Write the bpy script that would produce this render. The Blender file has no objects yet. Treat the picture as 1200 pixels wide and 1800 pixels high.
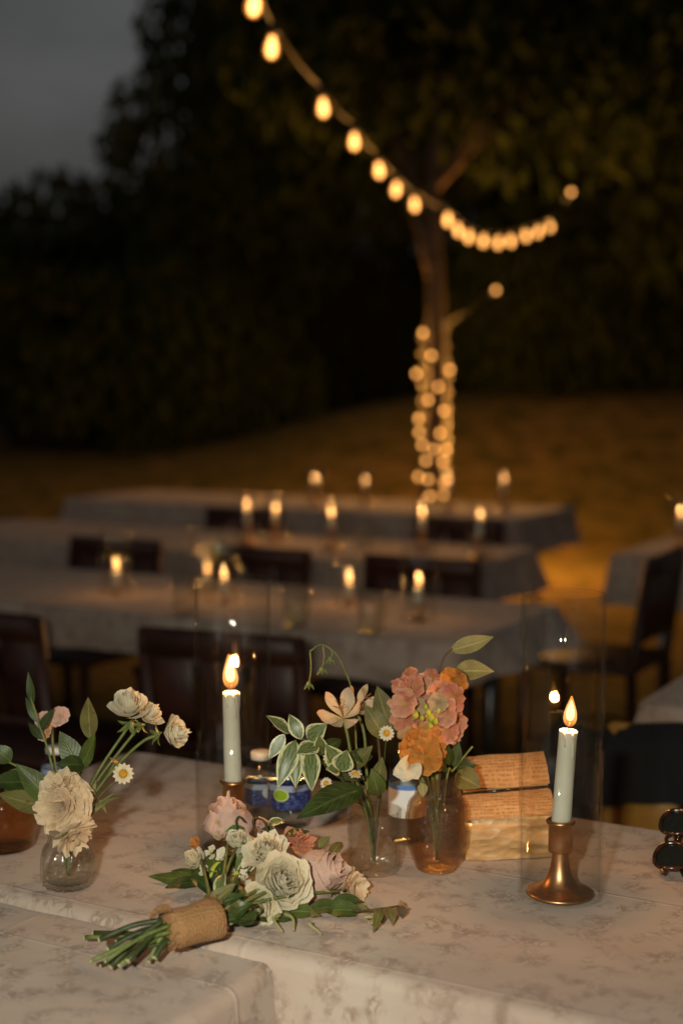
import bpy, math, random
from mathutils import Vector, Matrix, noise

R = math.radians
scn = bpy.context.scene
COL = scn.collection
rng = random.Random(7)

# ------------------------------------------------------------------ camera
CAM_Z, PITCH, FPX = 1.32, R(4.8), 2500.0
cam_d = bpy.data.cameras.new('camera')
cam_d.sensor_fit = 'VERTICAL'; cam_d.sensor_height = 36.0; cam_d.lens = 50.0
cam_d.clip_start = 0.02; cam_d.clip_end = 900.0
cam_d.dof.use_dof = True; cam_d.dof.focus_distance = 1.62; cam_d.dof.aperture_fstop = 2.5
cam = bpy.data.objects.new('camera', cam_d); COL.objects.link(cam)
cam.location = (0, 0, CAM_Z); cam.rotation_euler = (R(90) - PITCH, 0, 0)
scn.camera = cam

# ------------------------------------------------------------------ world: last grey light of dusk
w = bpy.data.worlds.new('World'); scn.world = w; w.use_nodes = True
nt = w.node_tree; nt.nodes.clear()
sky = nt.nodes.new('ShaderNodeTexSky'); sky.sky_type = 'NISHITA'; sky.sun_disc = False
SUN_EL, SUN_ROT = R(1.5), R(215)
sky.sun_elevation = SUN_EL; sky.sun_rotation = SUN_ROT; sky.dust_density = 4.0
hs = nt.nodes.new('ShaderNodeHueSaturation'); hs.inputs['Saturation'].default_value = 0.12
bg = nt.nodes.new('ShaderNodeBackground'); bg.inputs['Strength'].default_value = 0.08
wo = nt.nodes.new('ShaderNodeOutputWorld')
cn_t = nt.nodes.new('ShaderNodeTexNoise'); cn_t.inputs['Scale'].default_value = 3.5; cn_t.inputs['Detail'].default_value = 5      # thin cloud all over
cc_t = nt.nodes.new('ShaderNodeTexCoord'); cm_t = nt.nodes.new('ShaderNodeMapping'); cm_t.inputs['Scale'].default_value = (1, 1, 3)
nt.links.new(cc_t.outputs['Generated'], cm_t.inputs[0]); nt.links.new(cm_t.outputs[0], cn_t.inputs['Vector'])
cr_t = nt.nodes.new('ShaderNodeMapRange'); cr_t.inputs[1].default_value = 0.3; cr_t.inputs[2].default_value = 0.7; cr_t.inputs[3].default_value = 0.62; cr_t.inputs[4].default_value = 1.3
nt.links.new(cn_t.outputs['Fac'], cr_t.inputs[0]); nt.links.new(cr_t.outputs[0], hs.inputs['Value'])
nt.links.new(sky.outputs[0], hs.inputs['Color']); nt.links.new(hs.outputs[0], bg.inputs[0])
nt.links.new(bg.outputs[0], wo.inputs[0])

# the camera's own flash, mounted to the left of the lens as the shadows show
fl = bpy.data.lights.new('camera_flash', 'AREA'); fl.shape = 'RECTANGLE'
fl.size = 0.05; fl.size_y = 0.035; fl.energy = 4.0; fl.color = (0.98, 0.96, 0.80); fl.spread = R(72)
flo = bpy.data.objects.new('camera_flash', fl); COL.objects.link(flo)
flo.location = (-0.17, 0.0, 1.40); flo.rotation_euler = (R(63), 0, R(-4))

scn.view_settings.view_transform = 'Standard'; scn.view_settings.look = 'None'
scn.view_settings.exposure = 0.0; scn.view_settings.gamma = 1.0
scn.render.engine = 'CYCLES'
cy = scn.cycles
cy.max_bounces = 10; cy.transmission_bounces = 8; cy.transparent_max_bounces = 24
cy.diffuse_bounces = 3; cy.glossy_bounces = 4
cy.caustics_refractive = False; cy.caustics_reflective = False
cy.sample_clamp_indirect = 4.0; cy.use_denoising = True

# ------------------------------------------------------------------ where a place in the picture lies in the world
CT, ST = math.cos(PITCH), math.sin(PITCH)
def ray(px, py):
    a = (px - 600) / FPX; b = -(py - 900) / FPX
    return Vector((a, CT + b * ST, -ST + b * CT))
def at(px, py, y):
    d = ray(px, py); return Vector((0, 0, CAM_Z)) + d * (y / d.y)
def on_z(px, py, z):
    d = ray(px, py); return Vector((0, 0, CAM_Z)) + d * ((z - CAM_Z) / d.z)

U = Vector((0.874, -0.485, 0)).normalized()       # the tables run this way
N = Vector((0.485, 0.874, 0)).normalized()
ANG = math.atan2(U.y, U.x)
TZ = 0.75

# ------------------------------------------------------------------ materials
def nodes(name):
    m = bpy.data.materials.new(name); m.use_nodes = True
    t = m.node_tree; t.nodes.clear()
    o = t.nodes.new('ShaderNodeOutputMaterial')
    return m, t, o
def mixcol(t, fac, a, b, blend='MIX'):
    n = t.nodes.new('ShaderNodeMix'); n.data_type = 'RGBA'; n.blend_type = blend
    for s, v in ((n.inputs[0], fac), (n.inputs[6], a), (n.inputs[7], b)):
        if hasattr(v, 'is_output'): t.links.new(v, s)
        elif isinstance(v, (int, float)): s.default_value = v
        else: s.default_value = (*v, 1)
    return n.outputs[2]
def noise_tex(t, scale, detail=4, coord='Object', rough=0.55, vec=None):
    n = t.nodes.new('ShaderNodeTexNoise'); n.inputs['Scale'].default_value = scale
    n.inputs['Detail'].default_value = detail; n.inputs['Roughness'].default_value = rough
    if vec is None:
        c = t.nodes.new('ShaderNodeTexCoord'); vec = c.outputs[coord]
    t.links.new(vec, n.inputs['Vector'])
    return n.outputs['Fac']
def ramp(t, v, lo, hi):
    n = t.nodes.new('ShaderNodeMapRange'); n.inputs[1].default_value = lo; n.inputs[2].default_value = hi
    n.interpolation_type = 'SMOOTHSTEP'
    t.links.new(v, n.inputs[0]); return n.outputs[0]
def bump(t, h, strength, dist=0.002):
    n = t.nodes.new('ShaderNodeBump'); n.inputs['Strength'].default_value = strength
    n.inputs['Distance'].default_value = dist; t.links.new(h, n.inputs['Height']); return n.outputs[0]
def plain(name, c1, c2=None, rough=0.6, scale=30, metal=0.0, bs=0.3, bd=0.001, spec=0.4, transl=0.0, bscale=None, coat=0.0):
    m, t, o = nodes(name)
    p = t.nodes.new('ShaderNodeBsdfPrincipled')
    c2 = c2 or tuple(x * 0.75 for x in c1)
    f = ramp(t, noise_tex(t, scale), 0.35, 0.65)
    col = mixcol(t, f, c1, c2); t.links.new(col, p.inputs['Base Color'])
    p.inputs['Roughness'].default_value = rough; p.inputs['Metallic'].default_value = metal
    p.inputs['Specular IOR Level'].default_value = spec; p.inputs['Coat Weight'].default_value = coat
    if bs: t.links.new(bump(t, noise_tex(t, bscale or scale * 4), bs, bd), p.inputs['Normal'])
    if transl:
        tr = t.nodes.new('ShaderNodeBsdfTranslucent'); t.links.new(col, tr.inputs[0])
        mx = t.nodes.new('ShaderNodeMixShader'); mx.inputs[0].default_value = transl
        t.links.new(p.outputs[0], mx.inputs[1]); t.links.new(tr.outputs[0], mx.inputs[2])
        t.links.new(mx.outputs[0], o.inputs[0])
    else:
        t.links.new(p.outputs[0], o.inputs[0])
    return m
def glow(name, col, strength):                    # flames and filaments: they add light and let light pass
    m, t, o = nodes(name)
    e = t.nodes.new('ShaderNodeEmission'); e.inputs[0].default_value = (*col, 1); e.inputs[1].default_value = strength
    tr = t.nodes.new('ShaderNodeBsdfTransparent')
    a = t.nodes.new('ShaderNodeAddShader')
    t.links.new(e.outputs[0], a.inputs[0]); t.links.new(tr.outputs[0], a.inputs[1]); t.links.new(a.outputs[0], o.inputs[0])
    return m
def thin_glass(name, tint=(0.96, 0.97, 0.95), ior=1.45, rough=0.02, bs=0.0, bscale=200, gmax=0.9):
    m, t, o = nodes(name)
    tr = t.nodes.new('ShaderNodeBsdfTransparent'); tr.inputs[0].default_value = (*tint, 1)
    g = t.nodes.new('ShaderNodeBsdfGlossy'); g.inputs['Roughness'].default_value = rough
    if bs: t.links.new(bump(t, noise_tex(t, bscale, 1), bs, 0.003), g.inputs['Normal'])
    lw = t.nodes.new('ShaderNodeLayerWeight'); f0 = ((ior - 1) / (ior + 1)) ** 2
    pw = t.nodes.new('ShaderNodeMath'); pw.operation = 'POWER'; pw.inputs[1].default_value = 5.0; t.links.new(lw.outputs['Facing'], pw.inputs[0])
    f = t.nodes.new('ShaderNodeMath'); f.operation = 'MULTIPLY_ADD'; f.inputs[1].default_value = gmax - f0; f.inputs[2].default_value = f0; t.links.new(pw.outputs[0], f.inputs[0])
    mx = t.nodes.new('ShaderNodeMixShader')
    t.links.new(f.outputs[0], mx.inputs[0]); t.links.new(tr.outputs[0], mx.inputs[1]); t.links.new(g.outputs[0], mx.inputs[2])
    t.links.new(mx.outputs[0], o.inputs[0]); return m
def solid_glass(name, col, ior=1.47, rough=0.0, bs=0.0, bscale=200, clear=0.25):
    m, t, o = nodes(name)
    g = t.nodes.new('ShaderNodeBsdfGlass'); g.inputs['Color'].default_value = (*col, 1)
    g.inputs['IOR'].default_value = ior; g.inputs['Roughness'].default_value = rough
    if bs: t.links.new(bump(t, noise_tex(t, bscale, 2), bs, 0.002), g.inputs['Normal'])
    tr = t.nodes.new('ShaderNodeBsdfTransparent'); tr.inputs[0].default_value = (*col, 1)
    mx = t.nodes.new('ShaderNodeMixShader'); mx.inputs[0].default_value = clear
    t.links.new(g.outputs[0], mx.inputs[1]); t.links.new(tr.outputs[0], mx.inputs[2])
    t.links.new(mx.outputs[0], o.inputs[0]); return m
def cloth_material(name, base, motif, wash):
    m, t, o = nodes(name)
    p = t.nodes.new('ShaderNodeBsdfPrincipled'); p.inputs['Roughness'].default_value = 0.9
    p.inputs['Specular IOR Level'].default_value = 0.1; p.inputs['Sheen Weight'].default_value = 0.15
    uv = t.nodes.new('ShaderNodeUVMap').outputs[0]
    # printed toile: sprays of leaves and blooms, made of warped cells and veins
    wn = t.nodes.new('ShaderNodeTexNoise'); wn.inputs['Scale'].default_value = 22; wn.inputs['Detail'].default_value = 3
    t.links.new(uv, wn.inputs['Vector'])
    wm = t.nodes.new('ShaderNodeMix'); wm.data_type = 'VECTOR'; wm.inputs[0].default_value = 0.09
    t.links.new(uv, wm.inputs[4]); t.links.new(wn.outputs['Color'], wm.inputs[5])
    vo = t.nodes.new('ShaderNodeTexVoronoi'); vo.feature = 'DISTANCE_TO_EDGE'; vo.inputs['Scale'].default_value = 70
    t.links.new(wm.outputs[1], vo.inputs['Vector'])
    vein = ramp(t, vo.outputs['Distance'], 0.16, 0.03)
    patch = ramp(t, noise_tex(t, 26, 3, vec=uv), 0.44, 0.66)
    spots = ramp(t, noise_tex(t, 55, 4, vec=wm.outputs[1]), 0.47, 0.60)
    a = t.nodes.new('ShaderNodeMath'); a.operation = 'MAXIMUM'; t.links.new(vein, a.inputs[0]); t.links.new(spots, a.inputs[1])
    b = t.nodes.new('ShaderNodeMath'); b.operation = 'MULTIPLY'; t.links.new(a.outputs[0], b.inputs[0]); t.links.new(patch, b.inputs[1])
    c0 = mixcol(t, ramp(t, noise_tex(t, 5, 3, vec=uv), 0.3, 0.7), base, wash)
    col = mixcol(t, b.outputs[0], c0, motif); t.links.new(col, p.inputs['Base Color'])
    # woven thread relief + soft crumple
    weave = noise_tex(t, 900, 2, vec=uv); crump = noise_tex(t, 24, 4, vec=uv)
    h = t.nodes.new('ShaderNodeMath'); h.operation = 'MULTIPLY_ADD'; h.inputs[1].default_value = 0.15
    t.links.new(weave, h.inputs[0]); t.links.new(crump, h.inputs[2])
    su = t.nodes.new('ShaderNodeSeparateXYZ'); t.links.new(wm.outputs[1], su.inputs[0]); su2 = t.nodes.new('ShaderNodeSeparateXYZ'); t.links.new(uv, su2.inputs[0])
    hh = h.outputs[0]
    for ax_, per_ in ((0, 0.47), (1, 0.31)):       # ironed-in fold lines
        k1 = t.nodes.new('ShaderNodeMath'); k1.operation = 'DIVIDE'; k1.inputs[1].default_value = per_; t.links.new(su2.outputs[ax_], k1.inputs[0])
        k2 = t.nodes.new('ShaderNodeMath'); k2.operation = 'PINGPONG'; k2.inputs[1].default_value = 0.5; t.links.new(k1.outputs[0], k2.inputs[0])
        k3 = t.nodes.new('ShaderNodeMath'); k3.operation = 'MULTIPLY_ADD'; k3.inputs[1].default_value = 0.55
        t.links.new(ramp(t, k2.outputs[0], 0.012, 0.0), k3.inputs[0]); t.links.new(hh, k3.inputs[2]); hh = k3.outputs[0]
    t.links.new(bump(t, hh, 0.5, 0.004), p.inputs['Normal'])
    t.links.new(p.outputs[0], o.inputs[0]); return m

M = {}
M['cloth'] = cloth_material('printed_cloth', (0.485, 0.40, 0.325), (0.29, 0.205, 0.155), (0.42, 0.31, 0.25))
M['brass'] = plain('brushed_brass', (0.60, 0.33, 0.16), (0.50, 0.26, 0.11), 0.36, 60, 1.0, 0.08, 0.0005)
M['wax'] = plain('candle_wax', (0.73, 0.70, 0.58), (0.66, 0.64, 0.52), 0.5, 25, 0, 0.1, 0.0005, transl=0.12)
M['wick'] = plain('wick', (0.02, 0.015, 0.01), None, 0.9)
def flame_material():
    m, t, o = nodes('flame')
    tc = t.nodes.new('ShaderNodeTexCoord'); sp = t.nodes.new('ShaderNodeSeparateXYZ'); t.links.new(tc.outputs['Generated'], sp.inputs[0])
    cr = t.nodes.new('ShaderNodeValToRGB'); e = cr.color_ramp.elements
    e[0].position = 0.0; e[0].color = (0.25, 0.07, 0.02, 1); e[1].position = 1.0; e[1].color = (1.0, 0.28, 0.04, 1)
    k = e.new(0.22); k.color = (1.0, 0.34, 0.07, 1); k = e.new(0.55); k.color = (1.0, 0.46, 0.14, 1)
    t.links.new(sp.outputs[2], cr.inputs[0])
    em = t.nodes.new('ShaderNodeEmission'); em.inputs[1].default_value = 0.75; t.links.new(cr.outputs[0], em.inputs[0])
    tr = t.nodes.new('ShaderNodeBsdfTransparent'); a = t.nodes.new('ShaderNodeAddShader')
    t.links.new(em.outputs[0], a.inputs[0]); t.links.new(tr.outputs[0], a.inputs[1]); t.links.new(a.outputs[0], o.inputs[0])
    return m
M['flame'] = flame_material(); M['flame_core'] = glow('flame_core', (1.0, 0.52, 0.19), 1.5)
M['bulb_core'] = glow('bulb_filament_glow', (1.0, 0.46, 0.12), 2.2)
M['bulb_glass'] = glow('bulb_glass_glow', (1.0, 0.30, 0.04), 0.40)
M['black_rubber'] = plain('black_cable', (0.02, 0.018, 0.015), None, 0.35, 40, spec=0.6)
M['hurricane'] = thin_glass('hurricane_glass', (0.975, 0.975, 0.96), 1.4, 0.02, gmax=0.42)
M['tumbler'] = thin_glass('tumbler_glass', (0.93, 0.94, 0.92), 1.5)
M['glow_tinted_glass'] = thin_glass('glow_tinted_glass', (0.90, 0.76, 0.58), 1.5)  # amber tint paints in the glow of an unseen candle
M['vase_glass'] = thin_glass('clear_cut_glass', (0.95, 0.955, 0.93), 1.9, 0.05, 0.25, 220)
M['brown_glass'] = thin_glass('hammered_brown_glass', (0.86, 0.76, 0.64), 1.9, 0.05, 0.8, 160)
M['plastic'] = thin_glass('bottle_plastic', (0.90, 0.92, 0.93), 1.45, 0.06)
M['cap'] = plain('white_cap', (0.80, 0.80, 0.78), None, 0.4, 50)
def uv_parts(t):
    uv = t.nodes.new('ShaderNodeUVMap').outputs[0]; sp = t.nodes.new('ShaderNodeSeparateXYZ'); t.links.new(uv, sp.inputs[0]); return uv, sp
def petal(name, main, base, edge, transl=0.38, vary=0.8):
    m, t, o = nodes(name); uv, sp = uv_parts(t)
    p = t.nodes.new('ShaderNodeBsdfPrincipled'); p.inputs['Roughness'].default_value = 0.55; p.inputs['Specular IOR Level'].default_value = 0.2
    p.inputs['Sheen Weight'].default_value = 0.2
    mp = t.nodes.new('ShaderNodeMapping'); mp.inputs['Scale'].default_value = (26, 2.2, 1); t.links.new(uv, mp.inputs[0])
    vein = noise_tex(t, 1.0, 3, vec=mp.outputs[0])
    c = mixcol(t, ramp(t, sp.outputs[1], 0.0, 0.55), base, main)
    ed = t.nodes.new('ShaderNodeMath'); ed.operation = 'MULTIPLY_ADD'; ed.inputs[1].default_value = 0.35; t.links.new(vein, ed.inputs[0]); t.links.new(sp.outputs[1], ed.inputs[2])
    c = mixcol(t, ramp(t, ed.outputs[0], 0.85, 1.2), c, edge)
    c = mixcol(t, ramp(t, vein, 0.4, 0.65), c, tuple(x * vary for x in main))
    c = mixcol(t, ramp(t, noise_tex(t, 55, 3), 0.58, 0.75), c, tuple(0.8 * x for x in base)); t.links.new(c, p.inputs['Base Color'])
    t.links.new(bump(t, vein, 0.35, 0.0015), p.inputs['Normal'])
    tr = t.nodes.new('ShaderNodeBsdfTranslucent'); t.links.new(c, tr.inputs[0])
    mx = t.nodes.new('ShaderNodeMixShader'); mx.inputs[0].default_value = transl
    t.links.new(p.outputs[0], mx.inputs[1]); t.links.new(tr.outputs[0], mx.inputs[2]); t.links.new(mx.outputs[0], o.inputs[0]); return m
def leafmat(name, c1, c2, rough=0.45, transl=0.22):
    m, t, o = nodes(name); uv, sp = uv_parts(t)
    p = t.nodes.new('ShaderNodeBsdfPrincipled'); p.inputs['Roughness'].default_value = rough
    wv = t.nodes.new('ShaderNodeMath'); wv.operation = 'MULTIPLY_ADD'; wv.inputs[1].default_value = -0.28; t.links.new(sp.outputs[0], wv.inputs[0]); t.links.new(sp.outputs[1], wv.inputs[2])
    k = t.nodes.new('ShaderNodeMath'); k.operation = 'MULTIPLY'; k.inputs[1].default_value = 9.0; t.links.new(wv.outputs[0], k.inputs[0])
    pg = t.nodes.new('ShaderNodeMath'); pg.operation = 'PINGPONG'; pg.inputs[1].default_value = 0.5; t.links.new(k.outputs[0], pg.inputs[0])
    side = ramp(t, pg.outputs[0], 0.09, 0.0); rib = ramp(t, sp.outputs[0], 0.13, 0.04)
    mxv = t.nodes.new('ShaderNodeMath'); mxv.operation = 'MAXIMUM'; t.links.new(side, mxv.inputs[0]); t.links.new(rib, mxv.inputs[1])
    c = mixcol(t, ramp(t, noise_tex(t, 45, 4), 0.35, 0.65), c1, c2)
    hf = t.nodes.new('ShaderNodeMath'); hf.operation = 'MULTIPLY'; hf.inputs[1].default_value = 0.45; t.links.new(mxv.outputs[0], hf.inputs[0])
    c = mixcol(t, hf.outputs[0], c, tuple(min(1, 1.9 * x + 0.02) for x in c1))
    c = mixcol(t, ramp(t, noise_tex(t, 80, 3), 0.66, 0.74), c, (0.13, 0.085, 0.025)); t.links.new(c, p.inputs['Base Color'])
    t.links.new(bump(t, mxv.outputs[0], 0.5, 0.001), p.inputs['Normal'])
    tr = t.nodes.new('ShaderNodeBsdfTranslucent'); t.links.new(c, tr.inputs[0])
    mx = t.nodes.new('ShaderNodeMixShader'); mx.inputs[0].default_value = transl
    t.links.new(p.outputs[0], mx.inputs[1]); t.links.new(tr.outputs[0], mx.inputs[2]); t.links.new(mx.outputs[0], o.inputs[0]); return m
M['leaf'] = leafmat('leaf_green', (0.085, 0.12, 0.022), (0.05, 0.07, 0.012))
M['leaf_dark'] = leafmat('leaf_dark', (0.045, 0.070, 0.013), (0.025, 0.04, 0.008), 0.4, 0.15)
M['leaf_pale'] = leafmat('leaf_pale_underside', (0.27, 0.26, 0.10), (0.20, 0.19, 0.07), 0.6)
M['leaf_olive'] = leafmat('leaf_olive', (0.17, 0.16, 0.045), (0.11, 0.10, 0.028), 0.55)
M['stem'] = plain('stem_green', (0.16, 0.19, 0.05), (0.10, 0.13, 0.03), 0.5, 90)
M['stem_dark'] = plain('stem_dark', (0.045, 0.06, 0.016), (0.03, 0.04, 0.01), 0.5, 90)
M['stem_cut'] = plain('stem_cut_end', (0.50, 0.46, 0.26), None, 0.7, 90)
M['twig'] = plain('twig', (0.09, 0.055, 0.025), None, 0.7, 90)
M['white_petal'] = petal('petal_white', (0.87, 0.79, 0.58), (0.58, 0.55, 0.30), (0.88, 0.82, 0.66), vary=0.92)
M['cream_petal'] = petal('petal_cream', (0.82, 0.73, 0.50), (0.60, 0.55, 0.22), (0.86, 0.78, 0.58), vary=0.9)
M['pink_petal'] = petal('petal_blush', (0.80, 0.55, 0.45), (0.72, 0.46, 0.20), (0.84, 0.64, 0.53), vary=0.9)
M['peach_petal'] = petal('petal_peach', (0.82, 0.64, 0.42), (0.62, 0.42, 0.18), (0.86, 0.70, 0.48), vary=0.9)
M['rose_petal'] = petal('petal_rose_pink', (0.74, 0.29, 0.17), (0.62, 0.32, 0.07), (0.80, 0.44, 0.30))
M['coral_petal'] = petal('petal_coral', (0.80, 0.40, 0.25), (0.64, 0.34, 0.08), (0.84, 0.54, 0.38))
M['orange_petal'] = petal('petal_orange', (0.66, 0.27, 0.05), (0.42, 0.20, 0.02), (0.72, 0.36, 0.09))
M['alstro_petal'] = petal('petal_lily', (0.80, 0.66, 0.46), (0.56, 0.40, 0.14), (0.80, 0.54, 0.42), vary=0.86)
M['yellow'] = plain('bud_yellow', (0.46, 0.44, 0.05), (0.36, 0.34, 0.03), 0.6, 90)
M['disc'] = plain('daisy_disc', (0.62, 0.30, 0.02), None, 0.8, 300, bs=0.6)
M['tan_petal'] = petal('petal_tan', (0.62, 0.45, 0.26), (0.45, 0.30, 0.12), (0.68, 0.50, 0.32))
M['wood'] = plain('honey_wood', (0.50, 0.27, 0.06), (0.38, 0.19, 0.035), 0.45, 18, bs=0.15)
M['dark_wood'] = plain('mahogany_wood', (0.055, 0.017, 0.009), (0.03, 0.01, 0.006), 0.45, 18, bs=0.15)
M['jacket'] = plain('black_wool', (0.012, 0.012, 0.013), None, 0.9, 300, bs=0.5)
M['tort'] = plain('tortoiseshell', (0.06, 0.022, 0.007), (0.012, 0.006, 0.003), 0.15, 60, spec=0.6, bs=0)
M['lens'] = plain('dark_lens', (0.012, 0.014, 0.011), None, 0.08, 30, spec=0.7, bs=0)
M['gold'] = plain('gold_hinge', (0.75, 0.45, 0.16), None, 0.25, 60, 1.0, 0)
M['plastic_table'] = plain('table_board', (0.40, 0.40, 0.38), None, 0.6, 40)
M['steel'] = plain('grey_steel', (0.30, 0.30, 0.30), None, 0.4, 60, 1.0)
M['bark'] = plain('bark', (0.15, 0.10, 0.06), (0.07, 0.045, 0.025), 0.9, 14, bs=1.0, bd=0.02, bscale=22)
M['foliage'] = plain('tree_foliage', (0.04, 0.052, 0.014), (0.025, 0.036, 0.01), 0.9, 3, bs=0, transl=0.0, spec=0.05)

def burlap():
    m, t, o = nodes('burlap_ribbon')
    p = t.nodes.new('ShaderNodeBsdfPrincipled'); p.inputs['Roughness'].default_value = 0.95
    tc = t.nodes.new('ShaderNodeTexCoord')
    def wv(d):
        n = t.nodes.new('ShaderNodeTexWave'); n.bands_direction = d; n.inputs['Scale'].default_value = 120
        n.inputs['Distortion'].default_value = 5.0; n.inputs['Detail Scale'].default_value = 2.5; t.links.new(tc.outputs['Object'], n.inputs['Vector']); return n.outputs['Fac']
    mu = t.nodes.new('ShaderNodeMath'); mu.operation = 'MULTIPLY'; t.links.new(wv('X'), mu.inputs[0]); t.links.new(wv('Z'), mu.inputs[1])
    t.links.new(mixcol(t, mu.outputs[0], (0.34, 0.17, 0.065), (0.52, 0.29, 0.125)), p.inputs['Base Color'])
    t.links.new(bump(t, mu.outputs[0], 0.8, 0.002), p.inputs['Normal']); t.links.new(p.outputs[0], o.inputs[0]); return m
M['burlap'] = burlap()
def kraft():
    m, t, o = nodes('crinkled_kraft')
    p = t.nodes.new('ShaderNodeBsdfPrincipled'); p.inputs['Roughness'].default_value = 0.42
    p.inputs['Coat Weight'].default_value = 0.6; p.inputs['Coat Roughness'].default_value = 0.15
    tc = t.nodes.new('ShaderNodeTexCoord'); mp = t.nodes.new('ShaderNodeMapping'); mp.inputs['Scale'].default_value = (1, 1, 1.8)
    t.links.new(tc.outputs['Object'], mp.inputs[0])
    n = noise_tex(t, 30, 3, vec=mp.outputs[0])
    t.links.new(mixcol(t, ramp(t, n, 0.35, 0.65), (0.58, 0.37, 0.17), (0.44, 0.26, 0.10)), p.inputs['Base Color'])
    vk = t.nodes.new('ShaderNodeTexVoronoi'); vk.feature = 'F1'; vk.inputs['Scale'].default_value = 55; t.links.new(mp.outputs[0], vk.inputs['Vector'])
    t.links.new(bump(t, vk.outputs['Distance'], 0.55, 0.006), p.inputs['Normal']); t.links.new(p.outputs[0], o.inputs[0]); return m
M['kraft'] = kraft()
def printed():
    m, t, o = nodes('printed_flap')
    p = t.nodes.new('ShaderNodeBsdfPrincipled'); p.inputs['Roughness'].default_value = 0.45
    uv = t.nodes.new('ShaderNodeUVMap').outputs[0]
    sp = t.nodes.new('ShaderNodeSeparateXYZ'); t.links.new(uv, sp.inputs[0])
    def per(s, f, lo, hi):
        a = t.nodes.new('ShaderNodeMath'); a.operation = 'MULTIPLY'; a.inputs[1].default_value = f; t.links.new(s, a.inputs[0])
        b = t.nodes.new('ShaderNodeMath'); b.operation = 'FRACT'; t.links.new(a.outputs[0], b.inputs[0])
        c = t.nodes.new('ShaderNodeMath'); c.operation = 'PINGPONG'; c.inputs[1].default_value = 0.5; t.links.new(b.outputs[0], c.inputs[0])
        return ramp(t, c.outputs[0], lo, hi)
    lines = per(sp.outputs[1], 9, 0.18, 0.3)
    fm = t.nodes.new('ShaderNodeMath'); fm.operation = 'MULTIPLY'; fm.inputs[1].default_value = 9; t.links.new(sp.outputs[1], fm.inputs[0])
    ff = t.nodes.new('ShaderNodeMath'); ff.operation = 'FLOOR'; t.links.new(fm.outputs[0], ff.inputs[0])
    cx = t.nodes.new('ShaderNodeCombineXYZ'); um = t.nodes.new('ShaderNodeMath'); um.operation = 'MULTIPLY'; um.inputs[1].default_value = 34; t.links.new(sp.outputs[0], um.inputs[0])
    t.links.new(um.outputs[0], cx.inputs[0]); t.links.new(ff.outputs[0], cx.inputs[1])
    dash = ramp(t, noise_tex(t, 1.37, 1, vec=cx.outputs[0]), 0.42, 0.50)
    l = t.nodes.new('ShaderNodeMath'); l.operation = 'MULTIPLY'; t.links.new(lines, l.inputs[0]); t.links.new(dash, l.inputs[1])
    c = mixcol(t, l.outputs[0], (0.48, 0.27, 0.115), (0.34, 0.18, 0.075))
    cols = per(sp.outputs[0], 5, 0.03, 0.0)
    c = mixcol(t, cols, c, (0.54, 0.33, 0.16)); t.links.new(c, p.inputs['Base Color'])
    t.links.new(bump(t, noise_tex(t, 4, 2, vec=uv), 0.35, 0.01), p.inputs['Normal'])
    t.links.new(p.outputs[0], o.inputs[0]); return m
M['printed'] = printed()
def varieg():
    m, t, o = nodes('variegated_leaf')
    p = t.nodes.new('ShaderNodeBsdfPrincipled'); p.inputs['Roughness'].default_value = 0.4
    uv = t.nodes.new('ShaderNodeUVMap').outputs[0]; sp = t.nodes.new('ShaderNodeSeparateXYZ'); t.links.new(uv, sp.inputs[0])
    a = t.nodes.new('ShaderNodeMath'); a.operation = 'ADD'; t.links.new(sp.outputs[0], a.inputs[0])
    n = noise_tex(t, 7, 3, vec=uv); s = t.nodes.new('ShaderNodeMath'); s.operation = 'MULTIPLY_ADD'
    s.inputs[1].default_value = 0.8; s.inputs[2].default_value = -0.4; t.links.new(n, s.inputs[0]); t.links.new(s.outputs[0], a.inputs[1])
    f = ramp(t, a.outputs[0], 0.62, 0.80)
    g = mixcol(t, ramp(t, noise_tex(t, 5, 3, vec=uv), 0.4, 0.6), (0.07, 0.105, 0.025), (0.18, 0.20, 0.08))
    t.links.new(mixcol(t, f, g, (0.56, 0.52, 0.28)), p.inputs['Base Color'])
    t.links.new(p.outputs[0], o.inputs[0]); return m
M['varieg'] = varieg()
def bottle_label(name, kind):
    m, t, o = nodes(name)
    p = t.nodes.new('ShaderNodeBsdfPrincipled'); p.inputs['Roughness'].default_value = 0.3
    uv = t.nodes.new('ShaderNodeUVMap').outputs[0]; sp = t.nodes.new('ShaderNodeSeparateXYZ'); t.links.new(uv, sp.inputs[0])
    blue, white, lime = (0.012, 0.024, 0.11), (0.72, 0.74, 0.75), (0.20, 0.34, 0.02)
    if kind == 'white':
        f = ramp(t, sp.outputs[1], 0.84, 0.86); c = mixcol(t, f, white, (0.10, 0.22, 0.55))
    else:
        n = noise_tex(t, 26, 2, vec=uv); band = ramp(t, sp.outputs[1], 0.72, 0.76)
        c = mixcol(t, ramp(t, n, 0.55, 0.6), blue, (0.12, 0.17, 0.42)); c = mixcol(t, band, c, (0.25, 0.33, 0.50))
        d = t.nodes.new('ShaderNodeVectorMath'); d.operation = 'DISTANCE'; d.inputs[1].default_value = (0.70, 0.62, 0)
        sc = t.nodes.new('ShaderNodeMapping'); sc.inputs['Scale'].default_value = (4.2, 1, 0); t.links.new(uv, sc.inputs[0])
        d.inputs[1].default_value = (0.70 * 4.2, 0.60, 0); t.links.new(sc.outputs[0], d.inputs[0])
        if kind == 'lime':
            c = mixcol(t, ramp(t, d.outputs['Value'], 0.27, 0.25), c, (0.45, 0.55, 0.25))
            c = mixcol(t, ramp(t, d.outputs['Value'], 0.225, 0.205), c, lime)
        else:
            c = mixcol(t, ramp(t, d.outputs['Value'], 0.30, 0.26), c, (0.42, 0.50, 0.62))
    t.links.new(c, p.inputs['Base Color']); t.links.new(p.outputs[0], o.inputs[0]); return m
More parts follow.
